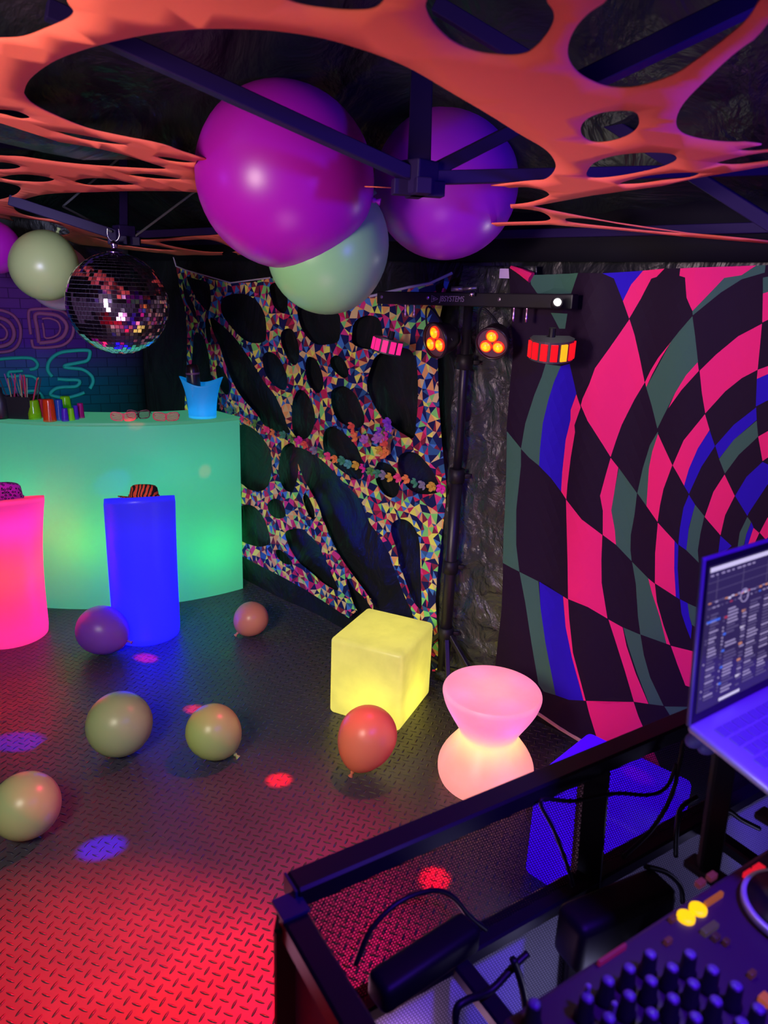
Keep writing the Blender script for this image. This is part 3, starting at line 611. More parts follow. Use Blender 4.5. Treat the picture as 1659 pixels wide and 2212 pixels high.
# ------------------------------------------------------------------ bent pillar tables
def pillar_table(name, fx, fy, lx, ty, tx, r, ztop, tilt, label, m):
    base = Z(fx, fy); away = Vector((base.x, base.y, 0)).normalized(); side = Vector((away.y, -away.x, 0))
    c0 = base+away*r
    tf = Z(tx, ty, ztop); c1_ = tf+away*r*math.cos(tilt)-Vector((0, 0, r*math.sin(tilt)))
    t = thing(name, c0, label, 'table', 'bent pillar tables')
    bm = NB(); rings = []; n = 22; seg = 48; ed = .014
    def ring(c, th, rr): 
        ax = away*math.cos(th)-Vector((0, 0, math.sin(th)))
        return [bm.verts.new(c+side*rr*math.cos(2*math.pi*k/seg)+ax*rr*math.sin(2*math.pi*k/seg)) for k in range(seg)]
    for i in range(n+1):
        f = i/n; g_ = max(0, (f-.25)/.75)**2
        c = Vector((c0.x+(c1_.x-c0.x)*g_, c0.y+(c1_.y-c0.y)*g_, c1_.z*f))
        rings.append(ring(c, tilt*f**1.5, r if 0 < i < n else r-.004))
    rings.append(ring(c1_+Vector((0, 0, -.012)), tilt, r-.016))
    for i in range(len(rings)-1):
        for k in range(seg): bm.faces.new((rings[i][k], rings[i][(k+1) % seg], rings[i+1][(k+1) % seg], rings[i+1][k]))
    bm.faces.new(rings[0][::-1]); bm.faces.new(rings[-1])
    put(bm, 'body', m, t, True)
    return t, c0, c1_, away, side
blue_t = shell_mat('blue_pillar_plastic', (.05, .045, .5), (.022, .018, .30), .75, .6)
red_t = shell_mat('red_pillar_plastic', (.6, .14, .30), (.17, .018, .10), .75, .6)
TB = pillar_table('pillar_table', 320, 1396, 0, 1074, 302, .168, .795, math.radians(15.2), 'bent pillar table glowing deep blue in front of the green bar', blue_t)
TR = pillar_table('pillar_table', 28, 1401, 0, 1080, 8, .18, .80, math.radians(13.6), 'bent pillar table glowing pink and red, cut off by the edge of the photo', red_t)
light('POINT', 'blue_table_light', TB[1]+Vector((0, 0, .20)), (.0, .0, 1), 13, size=.07); light('POINT', 'blue_table_light', TB[1]+Vector((0, 0, .12)), (.0, .0, 1), 12, size=.05)
light('POINT', 'red_table_light', TR[1]+Vector((.0, 0, .42)), (1, .07, .0), 15, size=.05)

light('POINT', 'red_table_light', TR[2]+Vector((0, 0, -.08)), (.3, .05, 1), 1.6, size=.05); light('POINT', 'red_table_light', TR[1]+Vector((0, 0, .05)), (.4, .05, 1), 1.3, size=.04)
light('POINT', 'blue_table_light', TB[2]+Vector((0, 0, -.10)), (.35, .25, 1), .35, size=.05)
# hats
def hat(top, up, yaw, label, m, wd):
    side = Vector((math.cos(yaw), math.sin(yaw), 0)); t = thing('trilby_hat', top, label, 'hat')
    M = frame(top, side, up)
    bm = NB(); n = 40; rows = []
    prof = [(.50, .0), (.502, .012), (.30, .015), (.29, .03), (.275, .12), (.255, .24), (.22, .275), (.12, .262), (.0, .25)]
    tb = NB(); R = []
    for r_, z in prof[:-1]:
        R.append([tb.verts.new((1.0*r_*math.cos(2*math.pi*k/n), .82*r_*math.sin(2*math.pi*k/n), z+(.10*max(0, r_-.3)*math.cos(4*math.pi*k/n)+.02*max(0, r_-.3)) - (.03*(1 if z > .2 else 0)*math.cos(2*math.pi*k/n)**2))) for k in range(n)])
    for i in range(len(R)-1):
        for k in range(n): tb.faces.new((R[i][k], R[i][(k+1) % n], R[i+1][(k+1) % n], R[i+1][k]))
    tb.faces.new(R[-1]); tb.faces.new(R[0][::-1]); tb.transform(Matrix.Scale(wd, 4)); add(bm, tb, M)
    put(bm, 'hat_body', m, t, True)
    bm = NB(); lathe(bm, [(.302*wd, .02*wd), (.300*wd, .065*wd), (.294*wd, .065*wd), (.296*wd, .02*wd)], 40, M@Matrix.Diagonal((1, .83, 1, 1)), capb=False, capt=False)
    put(bm, 'hat_band', m, t, True)
    return t
tiger = mat('tiger_print', (.9, .12, .03), .8)
wv = nd(tiger, 'ShaderNodeTexWave'); wv.inputs['Scale'].default_value = 17; wv.inputs['Distortion'].default_value = 7; wv.inputs['Detail'].default_value = 1; wv.inputs['Detail Scale'].default_value = 1.2
tc = nd(tiger, 'ShaderNodeTexCoord'); lk(tiger, tc.outputs['Object'], wv.inputs[0]); rp = nd(tiger, 'ShaderNodeValToRGB'); rp.color_ramp.interpolation = 'CONSTANT'
rp.color_ramp.elements[0].color = (.008, .003, .01, 1); rp.color_ramp.elements[1].position = .42; rp.color_ramp.elements[1].color = (.95, .10, .03, 1); lk(tiger, wv.outputs[1], rp.inputs[0]); lk(tiger, rp.outputs[0], tiger.node_tree.nodes['Principled BSDF'].inputs['Base Color'])
leo = mat('leopard_print', (.8, .01, .5), .8)
vo = nd(leo, 'ShaderNodeTexVoronoi'); vo.inputs['Scale'].default_value = 75; tc = nd(leo, 'ShaderNodeTexCoord'); lk(leo, tc.outputs['Object'], vo.inputs['Vector']); rp = nd(leo, 'ShaderNodeValToRGB'); rp.color_ramp.interpolation = 'CONSTANT'
rp.color_ramp.elements[0].color = (.45, .0, .25, 1); e = rp.color_ramp.elements; e[1].position = .30; e[1].color = (.01, .0, .02, 1); q = e.new(.44); q.color = (1, .01, .6, 1); lk(leo, vo.outputs[0], rp.inputs[0]); lk(leo, rp.outputs[0], leo.node_tree.nodes['Principled BSDF'].inputs['Base Color'])
def table_up(TT, tilt): return Vector((0, 0, math.cos(tilt)))+TT[3]*math.sin(tilt)
hat(TB[2]+TB[4]*.02+Vector((0, 0, -.006)), table_up(TB, math.radians(15.2)), .1, 'orange and black tiger-striped trilby lying on the blue pillar table', tiger, .245)
hat(TR[2]-TR[4]*.0+Vector((0, 0, -.004)), table_up(TR, math.radians(13.6)), .2, 'magenta leopard-print trilby lying on the pink pillar table', leo, .30)

# ------------------------------------------------------------------ cubes and stool
def cube_lamp(name, pts, h, label, m, bev=.028):
    L, Bk, R, F = [Vector((*p, 0)) for p in pts]; c = (L+Bk+R+F)/4
    xd = ((R-Bk)+(F-L)).normalized(); sx = ((R-Bk).length+(F-L).length)/2; sy = ((Bk-L).length+(R-F).length)/2
    bm = NB(); box(bm, sx, sy, h, frame(c+Vector((0, 0, h/2)), xd), bev, 5)
    return tag(put(bm, name, m, None, True), label, 'cube stool'), c
ye = shell_mat('yellow_cube_plastic', (.5, .48, .25), (.42, .37, .085), .78, .6, .13)
cubeY, cy = cube_lamp('cube_stool', [(-.232, 2.76), (-.035, 3.055), (.257, 2.93), (.085, 2.612)], .362, 'scuffed cube stool glowing pale yellow beside the wall', ye, .022)
light('POINT', 'yellow_cube_light', cy+Vector((.02, -.03, .09)), (1, .92, .10), 2.6, size=.04)
bl = shell_mat('blue_cube_plastic', (.12, .04, .5), (.055, .0, .95), .85, .6)
cubeB, cb = cube_lamp('cube_stool', [(.472, 1.895), (.735, 2.10), (.99, 1.86), (.735, 1.645)], .375, 'smooth cube stool glowing violet-blue behind the mesh of the booth', bl, .022)
light('POINT', 'blue_cube_light', cb+Vector((0, 0, .18)), (.15, .0, 1), 3, size=.05)
st = shell_mat('pink_stool_plastic', (.66, .58, .6), (.50, .07, .20), .80, .6, .10)
sc = Vector((.423, 2.345, 0))
bm = NB(); Pf = [(.0, .0), (.15, .0), (.172, .012), (.180, .04), (.178, .075), (.160, .115), (.132, .155), (.112, .185), (.108, .2), (.111, .215), (.127, .245), (.150, .285), (.170, .325), (.180, .358), (.181, .372), (.176, .381), (.165, .3835), (.08, .3835), (.0, .3835)]
pp = spline([(r_, z, 0) for r_, z in Pf], 3); lathe(bm, [(max(p.x, .0005), p.y) for p in pp], 64, T(*sc), capb=True, capt=True)
tag(put(bm, 'hourglass_stool', st, None, True), 'round hourglass-shaped stool glowing pink with an orange waist', 'stool')
light('POINT', 'stool_light', sc+Vector((0, 0, .17)), (1, .44, .0), 2.3, size=.03)
for a in range(4): light('POINT', 'stool_rim_light', sc+Vector((.12*math.cos(a*1.57+.4), .12*math.sin(a*1.57+.4), .315)), (.25, .05, 1), .10, size=.02)

# ------------------------------------------------------------------ balloons
def balloon_mat(name, col, tr=.25, rough=.33):
    m = mat(name, col, rough, spec=.5, coat=.3); b = m.node_tree.nodes['Principled BSDF']; b.inputs['Coat Roughness'].default_value = .3; b.inputs['Coat Weight'].default_value = .12
    t = nd(m, 'ShaderNodeBsdfTranslucent'); t.inputs[0].default_value = (*col, 1); mx = nd(m, 'ShaderNodeMixShader'); mx.inputs[0].default_value = tr
    lk(m, b.outputs[0], mx.inputs[1]); lk(m, t.outputs[0], mx.inputs[2]); lk(m, mx.outputs[0], m.node_tree.nodes['Material Output'].inputs[0]); return m
b_green = balloon_mat('pale_green_latex', (.52, .80, .38)); b_cream = balloon_mat('cream_latex', (.46, .58, .26)); b_peach = balloon_mat('peach_latex', (.85, .30, .20))
b_orange = balloon_mat('orange_latex', (.95, .28, .12)); b_mag = balloon_mat('magenta_latex', (.52, .01, .55)); b_pur = balloon_mat('purple_latex', (.42, .02, .68)); b_lil = balloon_mat('lilac_latex', (.35, .10, .62)); b_mint = balloon_mat('mint_latex', (.34, .85, .34))
b_yel = balloon_mat('lime_latex', (.46, .64, .18)); b_wht = balloon_mat('white_violet_latex', (.6, .5, .7))
def balloon(cx, cy, rpx, kd, m, label, D=None, el=1.08, kdepth=0., group=None, zf=1.0):
    if D is None:
        r = .1
        for _ in range(12):
            c = Z(cx, cy, r*zf); D = (c-CAM).dot(cf); r = rpx*D/FPX
    else: c = DEP(cx, cy, D); r = rpx*D/FPX
    k = (cr*kd[0]-cu*kd[1]).normalized()+cf*kdepth; k.normalize()
    if True:
        M = T(*c)@(-k).to_track_quat('Z', 'Y').to_matrix().to_4x4()
    prof = []
    n = 28
    for i in range(n+1):
        th = math.pi*(1-i/n); z = math.cos(th)*r; rr = math.sin(th)*r
        if z < 0: z *= el; f = (-math.cos(th))**3; rr = rr*(1-.10*f*(el-1)*5)
        prof.append((max(rr, .0009), z))
    nk = r*el
    t = thing('balloon', c-Vector((0, 0, r)), label, 'balloon', group)
    bm = NB(); lathe(bm, prof, 48, M); put(bm, 'skin', m, t, True)
    bm = NB(); s = .009; lathe(bm, [(.004, -nk+.002), (s*.8, -nk-s*.3), (s*.8, -nk-s), (s*.45, -nk-s*1.3), (s*1.1, -nk-s*2.6), (s*1.0, -nk-s*2.8), (.001, -nk-s*2.2)], 14, M); put(bm, 'knot', m, t, True)
    return t
balloon(218, 1360, 52, (1, .42), b_lil, 'purple balloon on the floor touching the foot of the blue pillar table', el=1.2)
balloon(543, 1336, 36.5, (-.85, .9), b_peach, 'small peach balloon lying alone near the end of the bar', el=1.12)
balloon(258, 1564, 69, (-.2, -.1), b_cream, 'cream balloon on the floor with no knot showing, beside the lime-cream one', kdepth=2, el=1.05)
balloon(460, 1579, 58, (.95, 1), b_yel, 'lime-cream balloon on the floor with its green knot showing', el=1.14)
balloon(56, 1740, 71, (-1, .3), b_cream, 'cream balloon on the floor at the edge of the photo, with a red reflection', el=1.05, kdepth=1)
balloon(795, 1587, 63, (-.42, 1), b_orange, 'orange teardrop balloon in front of the yellow cube', el=1.34, zf=1.34)
balloon(612, 384, 186, (1, .25), b_mag, 'huge magenta balloon hanging behind the roof bar', D=2.05, el=1.06)
balloon(965, 400, 153, (-1, .15), b_pur, 'huge purple balloon hanging behind the roof bar joint', D=2.35, el=1.04)
balloon(705, 548, 127, (.62, -.8), b_mint, 'pale green balloon hanging below the huge magenta balloon', D=2.2, el=1.2)
balloon(95, 577, 70, (.35, -.9), b_cream, 'cream balloon hanging beside the mirror ball', D=3.3, el=1.12)
balloon(128, 600, 68, (-.3, -1), b_wht, 'white balloon almost hidden behind the cream balloon by the mirror ball', D=3.65, el=1.05)
balloon(-12, 535, 54, (-.3, -1), b_mag, 'magenta balloon cut off by the edge of the photo beside the cream hanging balloon', D=3.4, el=1.05)

# ------------------------------------------------------------------ mirror ball
bc = DEP(255, 657, 3.0); br_ = .2035
mb_t = thing('mirror_ball', bc-Vector((0, 0, br_)), 'large mirror ball of small square mirrors hanging from a roof bar joint', 'mirror ball')
mirror = mat('mirror_glass', (.95, .66, 1.0), .08, 1.0); core = mat('mirror_ball_core', (.05, .04, .07), .6)
bm = NB(); lathe(bm, [(max(.001, (br_-.004)*math.sin(math.pi*(1-i/24))), (br_-.004)*math.cos(math.pi*(1-i/24))) for i in range(25)], 48, T(*bc)); put(bm, 'ball_core', core, mb_t, True)
bm = NB(); nr = 38
for i in range(1, nr):
    la = math.pi*(i+.0)/nr-math.pi/2; rr = math.cos(la); n = max(6, int(2*math.pi*rr/(math.pi/nr)))
    for k in range(n):
        lo = 2*math.pi*(k+.5*(i % 2)*0+random.uniform(-.03, .03))/n+.02*i; nrm = Vector((rr*math.cos(lo), rr*math.sin(lo), math.sin(la)))
        c = bc+nrm*br_; jn = (nrm+Vector([random.gauss(0, .03) for _ in range(3)])).normalized()
        a = Vector((-math.sin(lo), math.cos(lo), 0)); a = (a-a.dot(jn)*jn).normalized(); b = jn.cross(a); h = br_*math.pi/nr*.44
        vs_ = [bm.verts.new(c+a*sx_*h+b*sy_*h) for sx_, sy_ in ((-1, -1), (1, -1), (1, 1), (-1, 1))]; bm.faces.new(vs_)
put(bm, 'mirror_tiles', mirror, mb_t)
bm = NB(); tp = bc+Vector((0, 0, br_)); lathe(bm, [(.03, -.004), (.03, .004), (.012, .008), (.012, .02), (.016, .03), (.012, .04), (.003, .045)], 20, T(*tp)); put(bm, 'cap', mat('chrome_violet', (.5, .4, .8), .2, 1), mb_t, True)
bm = NB(); tube(bm, spline([tp+Vector((-.022, 0, .092)), tp+Vector((-.024, 0, .065)), tp+Vector((-.012, 0, .045)), tp+Vector((.012, 0, .045)), tp+Vector((.024, 0, .065)), tp+Vector((.022, 0, .092))], 5), .0025, 6); put(bm, 'hook', mat('chrome_hook', (.6, .6, .7), .25, 1), mb_t, True)

# ------------------------------------------------------------------ things on the bar
def cupm(name, col, e=.0):
    m = mat(name, col, .15, spec=.5); b = m.node_tree.nodes['Principled BSDF']; b.inputs['Alpha'].default_value = .6
    t = nd(m, 'ShaderNodeBsdfTranslucent'); t.inputs[0].default_value = (*col, 1); mx = nd(m, 'ShaderNodeMixShader'); mx.inputs[0].default_value = .5
    lk(m, b.outputs[0], mx.inputs[1]); lk(m, t.outputs[0], mx.inputs[2]); lk(m, mx.outputs[0], m.node_tree.nodes['Material Output'].inputs[0]); return m
def BT(x, y): return Z(x, y, BH)
def cup(x0, x1, y0, y1, m, label, stack=1):
    p = BT((x0+x1)/2, y1); D = (p-CAM).dot(cf); r = (x1-x0)/2*D/FPX; h = (y1-y0)*D/FPX*.97; p = p+Vector((p.x, p.y, 0)).normalized()*r
    bm = NB(); q = []
    for s in range(stack):
        z0 = .009*s; q += [(r, z0), (r*1.02, z0+.003), (r*.985, z0+.006)]
    q += [(r*.78, h*.97), (r*.74, h), (.001, h), (.001, h-.003), (r*.72, h-.004), (r*.95, .008)]
    lathe(bm, q, 28, T(*p), capb=False, capt=False)
    return tag(put(bm, 'plastic_cup', m, None, True), label, 'cup', 'neon plastic cups on the bar')
c_lime = cupm('lime_plastic', (.5, .95, .02)); c_or = cupm('orange_plastic', (1, .12, .02)); c_red = cupm('rose_plastic', (.75, .03, .12)); c_bl = cupm('blue_plastic', (.05, .15, .7)); c_mg = cupm('magenta_plastic', (.75, .02, .35)); c_vi = cupm('violet_plastic', (.2, .05, .8))
cup(61, 89, 865, 907, c_lime, 'stack of lime green cups upside down beside the straw box', 4)
cup(84, 101, 862, 903, c_red, 'rose red cup half hidden behind the orange cup')
cup(95, 122, 863, 912, c_or, 'bright orange cup upside down at the front of the bar')
cup(120, 140, 863, 909, c_bl, 'clear blue tall cup beside the orange cup')
cup(131, 156, 857, 894, c_lime, 'tall lime cup standing at the back of the cup group', 1)
cup(134, 149, 882, 911, c_vi, 'short blue-violet shot cup in front of the clear blue cup')
cup(148, 162, 882, 909, c_lime, 'short lime shot cup between two violet shot cups')
cup(160, 171, 876, 907, c_vi, 'slim violet shot cup beside the short lime one')
cup(168, 183, 871, 904, c_mg, 'magenta shot cup at the end of the cup row')
# straw box
dkp = mat('black_plastic', (.012, .012, .014), .4)
p = BT(38, 906); fx_ = Vector((1, .12, 0))
t = thing('bar_caddy', p, 'black bar caddy full of straws and pink napkins on the bar', 'caddy')
p2 = p+Vector((0, .07, 0))
bm = NB()
for dx, dy, sx_, sy_ in ((0, -.06, .13, .006), (0, .06, .13, .006), (-.065, 0, .006, .126), (.065, 0, .006, .126), (0, 0, .006, .12)): box(bm, sx_, sy_, .115, T(p2.x+dx, p2.y+dy, p2.z+.0575), .001)
box(bm, .13, .12, .005, T(p2.x, p2.y, p2.z+.003)); put(bm, 'box', dkp, t)
sc_ = [(.5, .02, .08), (.35, .28, .12), (.04, .03, .05), (.3, .08, .3), (.2, .3, .2)]; sm_ = [mat('straw_%s' % n, c, .5) for n, c in zip(('red', 'straw', 'black', 'mauve', 'green'), sc_)]
for k in range(22):
    a = p2+Vector((random.uniform(-.055, .055), random.uniform(-.05, .05), .01)); d = Vector((random.uniform(-.05, .05)+(a.x-p2.x)*.7, random.uniform(-.03, .03), random.uniform(.19, .22)))
    bm = NB(); tube(bm, [a, a+d], .003, 6); q = put(bm, 'straw', sm_[k % 5], None); cn = ('dark red', 'straw-yellow', 'black', 'mauve', 'green')[k % 5]; tag(q, 'thin %s drinking straw standing in the black bar caddy' % cn, 'straw', '%s straws in the bar caddy' % cn)
bm = NB()
for k in range(6): box(bm, .05, .002, .10, T(p2.x-.125+.010*k, p2.y+.02, p2.z+.06)@Matrix.Rotation(-.35+.1*k, 4, 'Y'), 0)
tag(put(bm, 'napkin_fan', mat('magenta_paper', (.4, .02, .18), .8), None), 'fan of magenta paper napkins beside the straw box', 'napkins')
bm = NB(); lathe(bm, [(.001, 0), (.04, 0), (.045, .02), (.042, .10), (.02, .13), (.018, .16), (.001, .16)], 24, T(*(BT(-8, 907)+Vector((0, .05, 0))))); tag(put(bm, 'drinks_bottle', dkp, None, True), 'dark rounded bottle at the edge of the photo on the bar', 'bottle')
# shutter glasses
def shades(x0, x1, yb, m, label, rot=0, yoff=0):
    a = BT(x0, yb); b = BT(x1, yb-rot); a = a+Vector((0, .02, 0)); b = b+Vector((0, .02, 0)); L = (b-a).length; c = (a+b)/2; M = frame(c+Vector((0, 0, .024)), b-a)
    t = thing('shutter_glasses', c, label, 'glasses', 'shutter glasses on the bar')
    for sgn in (-1, 1):
        fr = NB(); P = []
        for k in range(24):
            an = 2*math.pi*k/24; q = abs(math.cos(an))**.6*(1 if math.cos(an) > 0 else -1); w_ = abs(math.sin(an))**.7*(1 if math.sin(an) > 0 else -1)
            P.append(Vector((sgn*L*.25+q*L*.235, 0, w_*.022+(q*sgn*.004))))
        tube(fr, [M@v for v in P]+[M@P[0]], .0028, 6); put(fr, 'lens_frame', m, t, True)
        sl = NB()
        for k in range(6):
            zz_ = -.016+k*.0064; hw = L*.225*(1-abs(zz_/.024)**3*.5); beam(sl, M@Vector((sgn*L*.25-hw, 0, zz_)), M@Vector((sgn*L*.25+hw, 0, zz_)), .0016, .0026, 0)
        put(sl, 'slats', m, t)
        tm_ = NB(); tube(tm_, [M@Vector((sgn*L*.49, 0, .008)), M@Vector((sgn*L*.50, .05, .004)), M@Vector((sgn*L*.47, .115, -.016))], .0026, 6); put(tm_, 'temple', m, t)
    bg = NB(); tube(bg, [M@Vector((-L*.03, 0, .012)), M@Vector((0, 0, .016)), M@Vector((L*.03, 0, .012))], .003, 6); put(bg, 'bridge', m, t)
pinkp = mat('hot_pink_plastic', (.85, .06, .12), .35); darkp = mat('dark_red_plastic', (.10, .01, .03), .35)
shades(236, 292, 911, pinkp, 'hot pink shutter glasses overlapped by the dark pair'); shades(328, 385, 911, pinkp, 'hot pink shutter glasses lying alone beside the ice bucket'); shades(271, 322, 906, darkp, 'dark red shutter glasses between the two pink pairs')
# ice bucket and bottle
p = BT(438, 906); D = (p-CAM).dot(cf); r0_ = 29.5*D/FPX; hb_ = 80*D/FPX; p = p+Vector((p.x, p.y, 0)).normalized()*r0_
bk_m = shell_mat('blue_bucket_plastic', (.10, .42, .55), (.0, .15, .45), .60, .7)
t = thing('ice_bucket', p, 'flared ice bucket glowing light blue on the bar', 'ice bucket')
bm = NB(); seg = 48; rows = []; n = 16; thx = Vector((1, .2, 0)).normalized(); thy = Vector((-thx.y, thx.x, 0))
def bring(f, dr):
    out = []
    for k in range(seg):
        an = 2*math.pi*k/seg; fl = f**3*.45; rad = (r0_*(1+.12*f)+dr)+r0_*fl*(.55+.45*math.cos(an)**2)
        z = hb_*f*(1+(.10*math.cos(an)**2-.10*math.sin(an)**2)*f)
        out.append(bm.verts.new(p+thx*rad*math.cos(an)+thy*rad*.92*math.sin(an)+Vector((0, 0, z))))
    return out
rows = [bring(i/n, 0) for i in range(n+1)]+[bring(i/n, -.003) for i in range(n, 0, -1)]
for i in range(len(rows)-1):
    for k in range(seg): bm.faces.new((rows[i][k], rows[i][(k+1) % seg], rows[i+1][(k+1) % seg], rows[i+1][k]))
bm.faces.new(rows[0][::-1]); bm.faces.new(rows[-1]); put(bm, 'shell', bk_m, t, True)
bm = NB(); lathe(bm, [(.001, .004), (r0_*.8, .004), (r0_*.8, .012), (.001, .02)], 24, T(*p)); put(bm, 'lamp_base', mat('led_base', (.3, .7, .9), .4, emit=(.25, .85, 1), es=2.5), t, True)
light('POINT', 'bucket_light', p+Vector((0, 0, .04)), (.02, .6, 1), .35, size=.02)
bm = NB(); a = p+Vector((-.035, 0, .05)); M = T(*a)@Matrix.Rotation(-.06, 4, 'Y')@Matrix.Rotation(.0, 4, 'X')
lathe(bm, [(.001, 0), (.03, 0), (.037, .02), (.037, .12), (.036, .2), (.033, .222), (.026, .236), (.001, .24)], 28, M); bt = tag(put(bm, 'drinks_bottle', mat('black_glossy_plastic', (.014, .008, .014), .3), None, True), 'black bottle with a rounded end standing in the glowing ice bucket', 'bottle')
bm = NB(); lathe(bm, [(.0378, .185), (.0378, .195)], 28, M, capb=False, capt=False); put(bm, 'label_band', mat('mauve_band', (.16, .06, .14), .4), bt, True)

# ------------------------------------------------------------------ lei garlands on the cloth
lei_c = dict(r=(.75, .10, .07), t=(.05, .28, .16), o=(.8, .25, .07), g=(.10, .30, .06), p=(.8, .05, .22), m=(.7, .02, .35), s=(.22, .20, .32), y=(.6, .38, .04), c=(.08, .35, .35), v=(.25, .05, .6), l=(.45, .15, .5))
lei_m = {k: mat('petal_'+n, lei_c[k], .7) for k, n in zip('rtogpmsycvl', 'red teal orange green pink magenta slate gold cyan violet lilac'.split())}
def lei(pts, label, size):
    P = [W(*WP(x, y, .09), .09) for x, y, _ in pts]
    t = thing('flower_garland', P[0], label, 'garland')
    bm = NB(); tube(bm, spline(P, 3), .0018, 5); put(bm, 'string', mat('garland_string', (.1, .1, .12), .7), t)
    for k, (p, q) in enumerate(zip(P, pts)):
        bm = NB(); rot = random.uniform(0, 6); n = (NW+Vector([random.uniform(-.45, .45) for _ in range(3)])).normalized(); M = frame(p, n.orthogonal(), n)
        for a in range(5):
            an = rot+a*2*math.pi/5; c0 = bm.verts.new(M@Vector((0, 0, .004))); ring = []
            for u_ in range(9):
                f = u_/8*2-1; rr = size*(1-.30*f*f-(.10 if u_ == 4 else 0)); aa_ = an+f*.64
                ring.append(bm.verts.new(M@Vector((rr*math.cos(aa_), rr*math.sin(aa_), .010+.006*math.cos(f*3)))))
            for u_ in range(8): bm.faces.new((c0, ring[u_], ring[u_+1]))
        lathe(bm, [(.006, 0), (.004, .012), (.001, .016)], 8, M)
        solid(put(bm, 'flower', lei_m[q[2]], t), .001)
lei([(480, 876, 'r'), (499, 886, 't'), (526, 903, 'p'), (540, 910, 'o'), (553, 915, 'g'), (578, 926, 'p'), (592, 934, 'o'), (613, 940, 't'), (632, 946, 'g'), (647, 952, 'm'), (660, 959, 'r'), (680, 971, 's'), (696, 979, 'g'), (711, 984, 'p'), (725, 990, 'o'),
     (740, 994, 't'), (754, 1002, 'c'), (771, 1004, 'y'), (787, 1010, 'm'), (802, 1016, 'g'), (817, 1021, 't'), (830, 1026, 's'), (844, 1030, 'y'), (862, 1031, 'p'), (880, 1034, 'o'), (899, 1042, 't'), (915, 1046, 's'), (934, 1050, 'y'), (954, 1054, 'm')],
    'long flower garland swagged across the patterned cloth from the bar to the light stand', .024)
lei([(762, 920, 'r'), (768, 934, 'r'), (769, 945, 'o'), (788, 950, 'l'), (815, 948, 'l'), (822, 932, 'v'), (838, 912, 'v'), (842, 922, 'v'), (838, 941, 'm'), (826, 945, 'l'), (833, 959, 'r'), (822, 971, 'y'), (838, 972, 'o'), (830, 982, 'o')],
    'short bunched flower garland of red, violet and orange petals on the patterned cloth', .024)

# ------------------------------------------------------------------ light stand with party lights
blk = mat('black_stand_paint', (.010, .008, .014), .4, spec=.4); blk2 = mat('matt_black_metal', (.008, .007, .010), .5, spec=.3)
p0 = Vector((.300, 2.955, 0)); BL_ = DEP(822, 643, 3.03); BR_ = DEP(1243, 652, 2.5); pt = (BL_+BR_)/2; pt = Vector((.300, 2.93, BL_.z*.55+BR_.z*.45))
t = thing('light_stand', p0, 'black telescopic stand carrying the party light bar in front of the fabric wall', 'light stand')
bm = NB(); tube(bm, [p0+Vector((0, 0, .12)), p0+Vector((0, 0, 1.05))], .026, 20); put(bm, 'lower_pole', blk, t, True)
bm = NB(); tube(bm, [p0+Vector((0, 0, 1.0)), Vector((p0.x, p0.y, pt.z))], .018, 20); put(bm, 'upper_pole', blk, t, True)
for z in (.30, .62, 1.03, 1.5):
    bm = NB(); lathe(bm, [(.026, -.03), (.034, -.028), (.034, .028), (.026, .03)], 20, T(p0.x, p0.y, z)); box(bm, .03, .014, .018, T(p0.x+.045, p0.y, z), .003); put(bm, 'collar', blk2, t, True)
for a, ll_ in ((-.745, .30), (2.396, .26), (-1.45, .17)):
    d = Vector((math.cos(a), math.sin(a), 0))*ll_/.34; bm = NB(); beam(bm, p0+Vector((0, 0, .32)), p0+d*.34+Vector((0, 0, .015)), .02); put(bm, 'leg', blk, t)
    bm = NB(); beam(bm, p0+Vector((0, 0, .13)), p0+d*.18+Vector((0, 0, .16)), .014); put(bm, 'brace', blk, t)
bd = (BR_-BL_).normalized(); MB_ = frame((BL_+BR_)/2, bd); LB = (BR_-BL_).length
lb = thing('light_bar', (BL_+BR_)/2, 'black light bar with white lettering on top of the stand', 'light bar')
bm = NB(); box(bm, LB, .05, .050, MB_, .004); put(bm, 'crossbar', blk2, lb)
for sgn, x in ((1, -.47), (1, -.2), (1, .17)):
    bm = NB(); lathe(bm, [(.001, -.006), (.007, -.006), (.007, 0), (.001, .001)], 12, MB_@T(x*LB, -.026, .003)@Matrix.Rotation(math.pi/2, 4, 'X')); put(bm, 'screw', mat('steel_screw', (.5, .4, .55), .3, 1), lb)
for px_ in (891, 912, 1126, 1151):
    f = (px_-822)/(1243-822); c = BL_.lerp(BR_, f+.03*(f-.5)); bm = NB(); lathe(bm, [(.001, -.075), (.006, -.075), (.007, -.06), (.005, -.055), (.005, -.034), (.007, -.03), (.007, -.022), (.001, -.022)], 12, T(*c)); put(bm, 'bolt', mat('steel_bolt', (.6, .35, .5), .3, 1), lb, True)
# lettering
cu_ = bpy.data.curves.new('lettering', 'FONT'); cu_.body = 'JBSYSTEMS'; cu_.size = .030; cu_.extrude = .0006; cu_.shear = .18; cu_.space_character = 1.0; cu_.align_x = 'LEFT'; cu_.align_y = 'CENTER'
to = bpy.data.objects.new('tmp', cu_); link(to); bpy.context.view_layer.update()
me = bpy.data.meshes.new_from_object(to.evaluated_get(bpy.context.evaluated_depsgraph_get())); bpy.data.objects.remove(to)
bm = NB(); bm.from_mesh(me); wds = max(v.co.x for v in bm.verts); bm.transform(Matrix.Scale(.115/wds, 4, (1, 0, 0)))
Lm = MB_@T(-.5*LB+LB*.365, -.0255, 0)@Matrix.Rotation(math.pi/2, 4, 'X'); bm.transform(Lm); put(bm, 'lettering', mat('grey_lettering', (.28, .22, .32), .6), lb)
bm = NB(); Lt = MB_@T(-.5*LB+LB*.335, -.0262, 0)
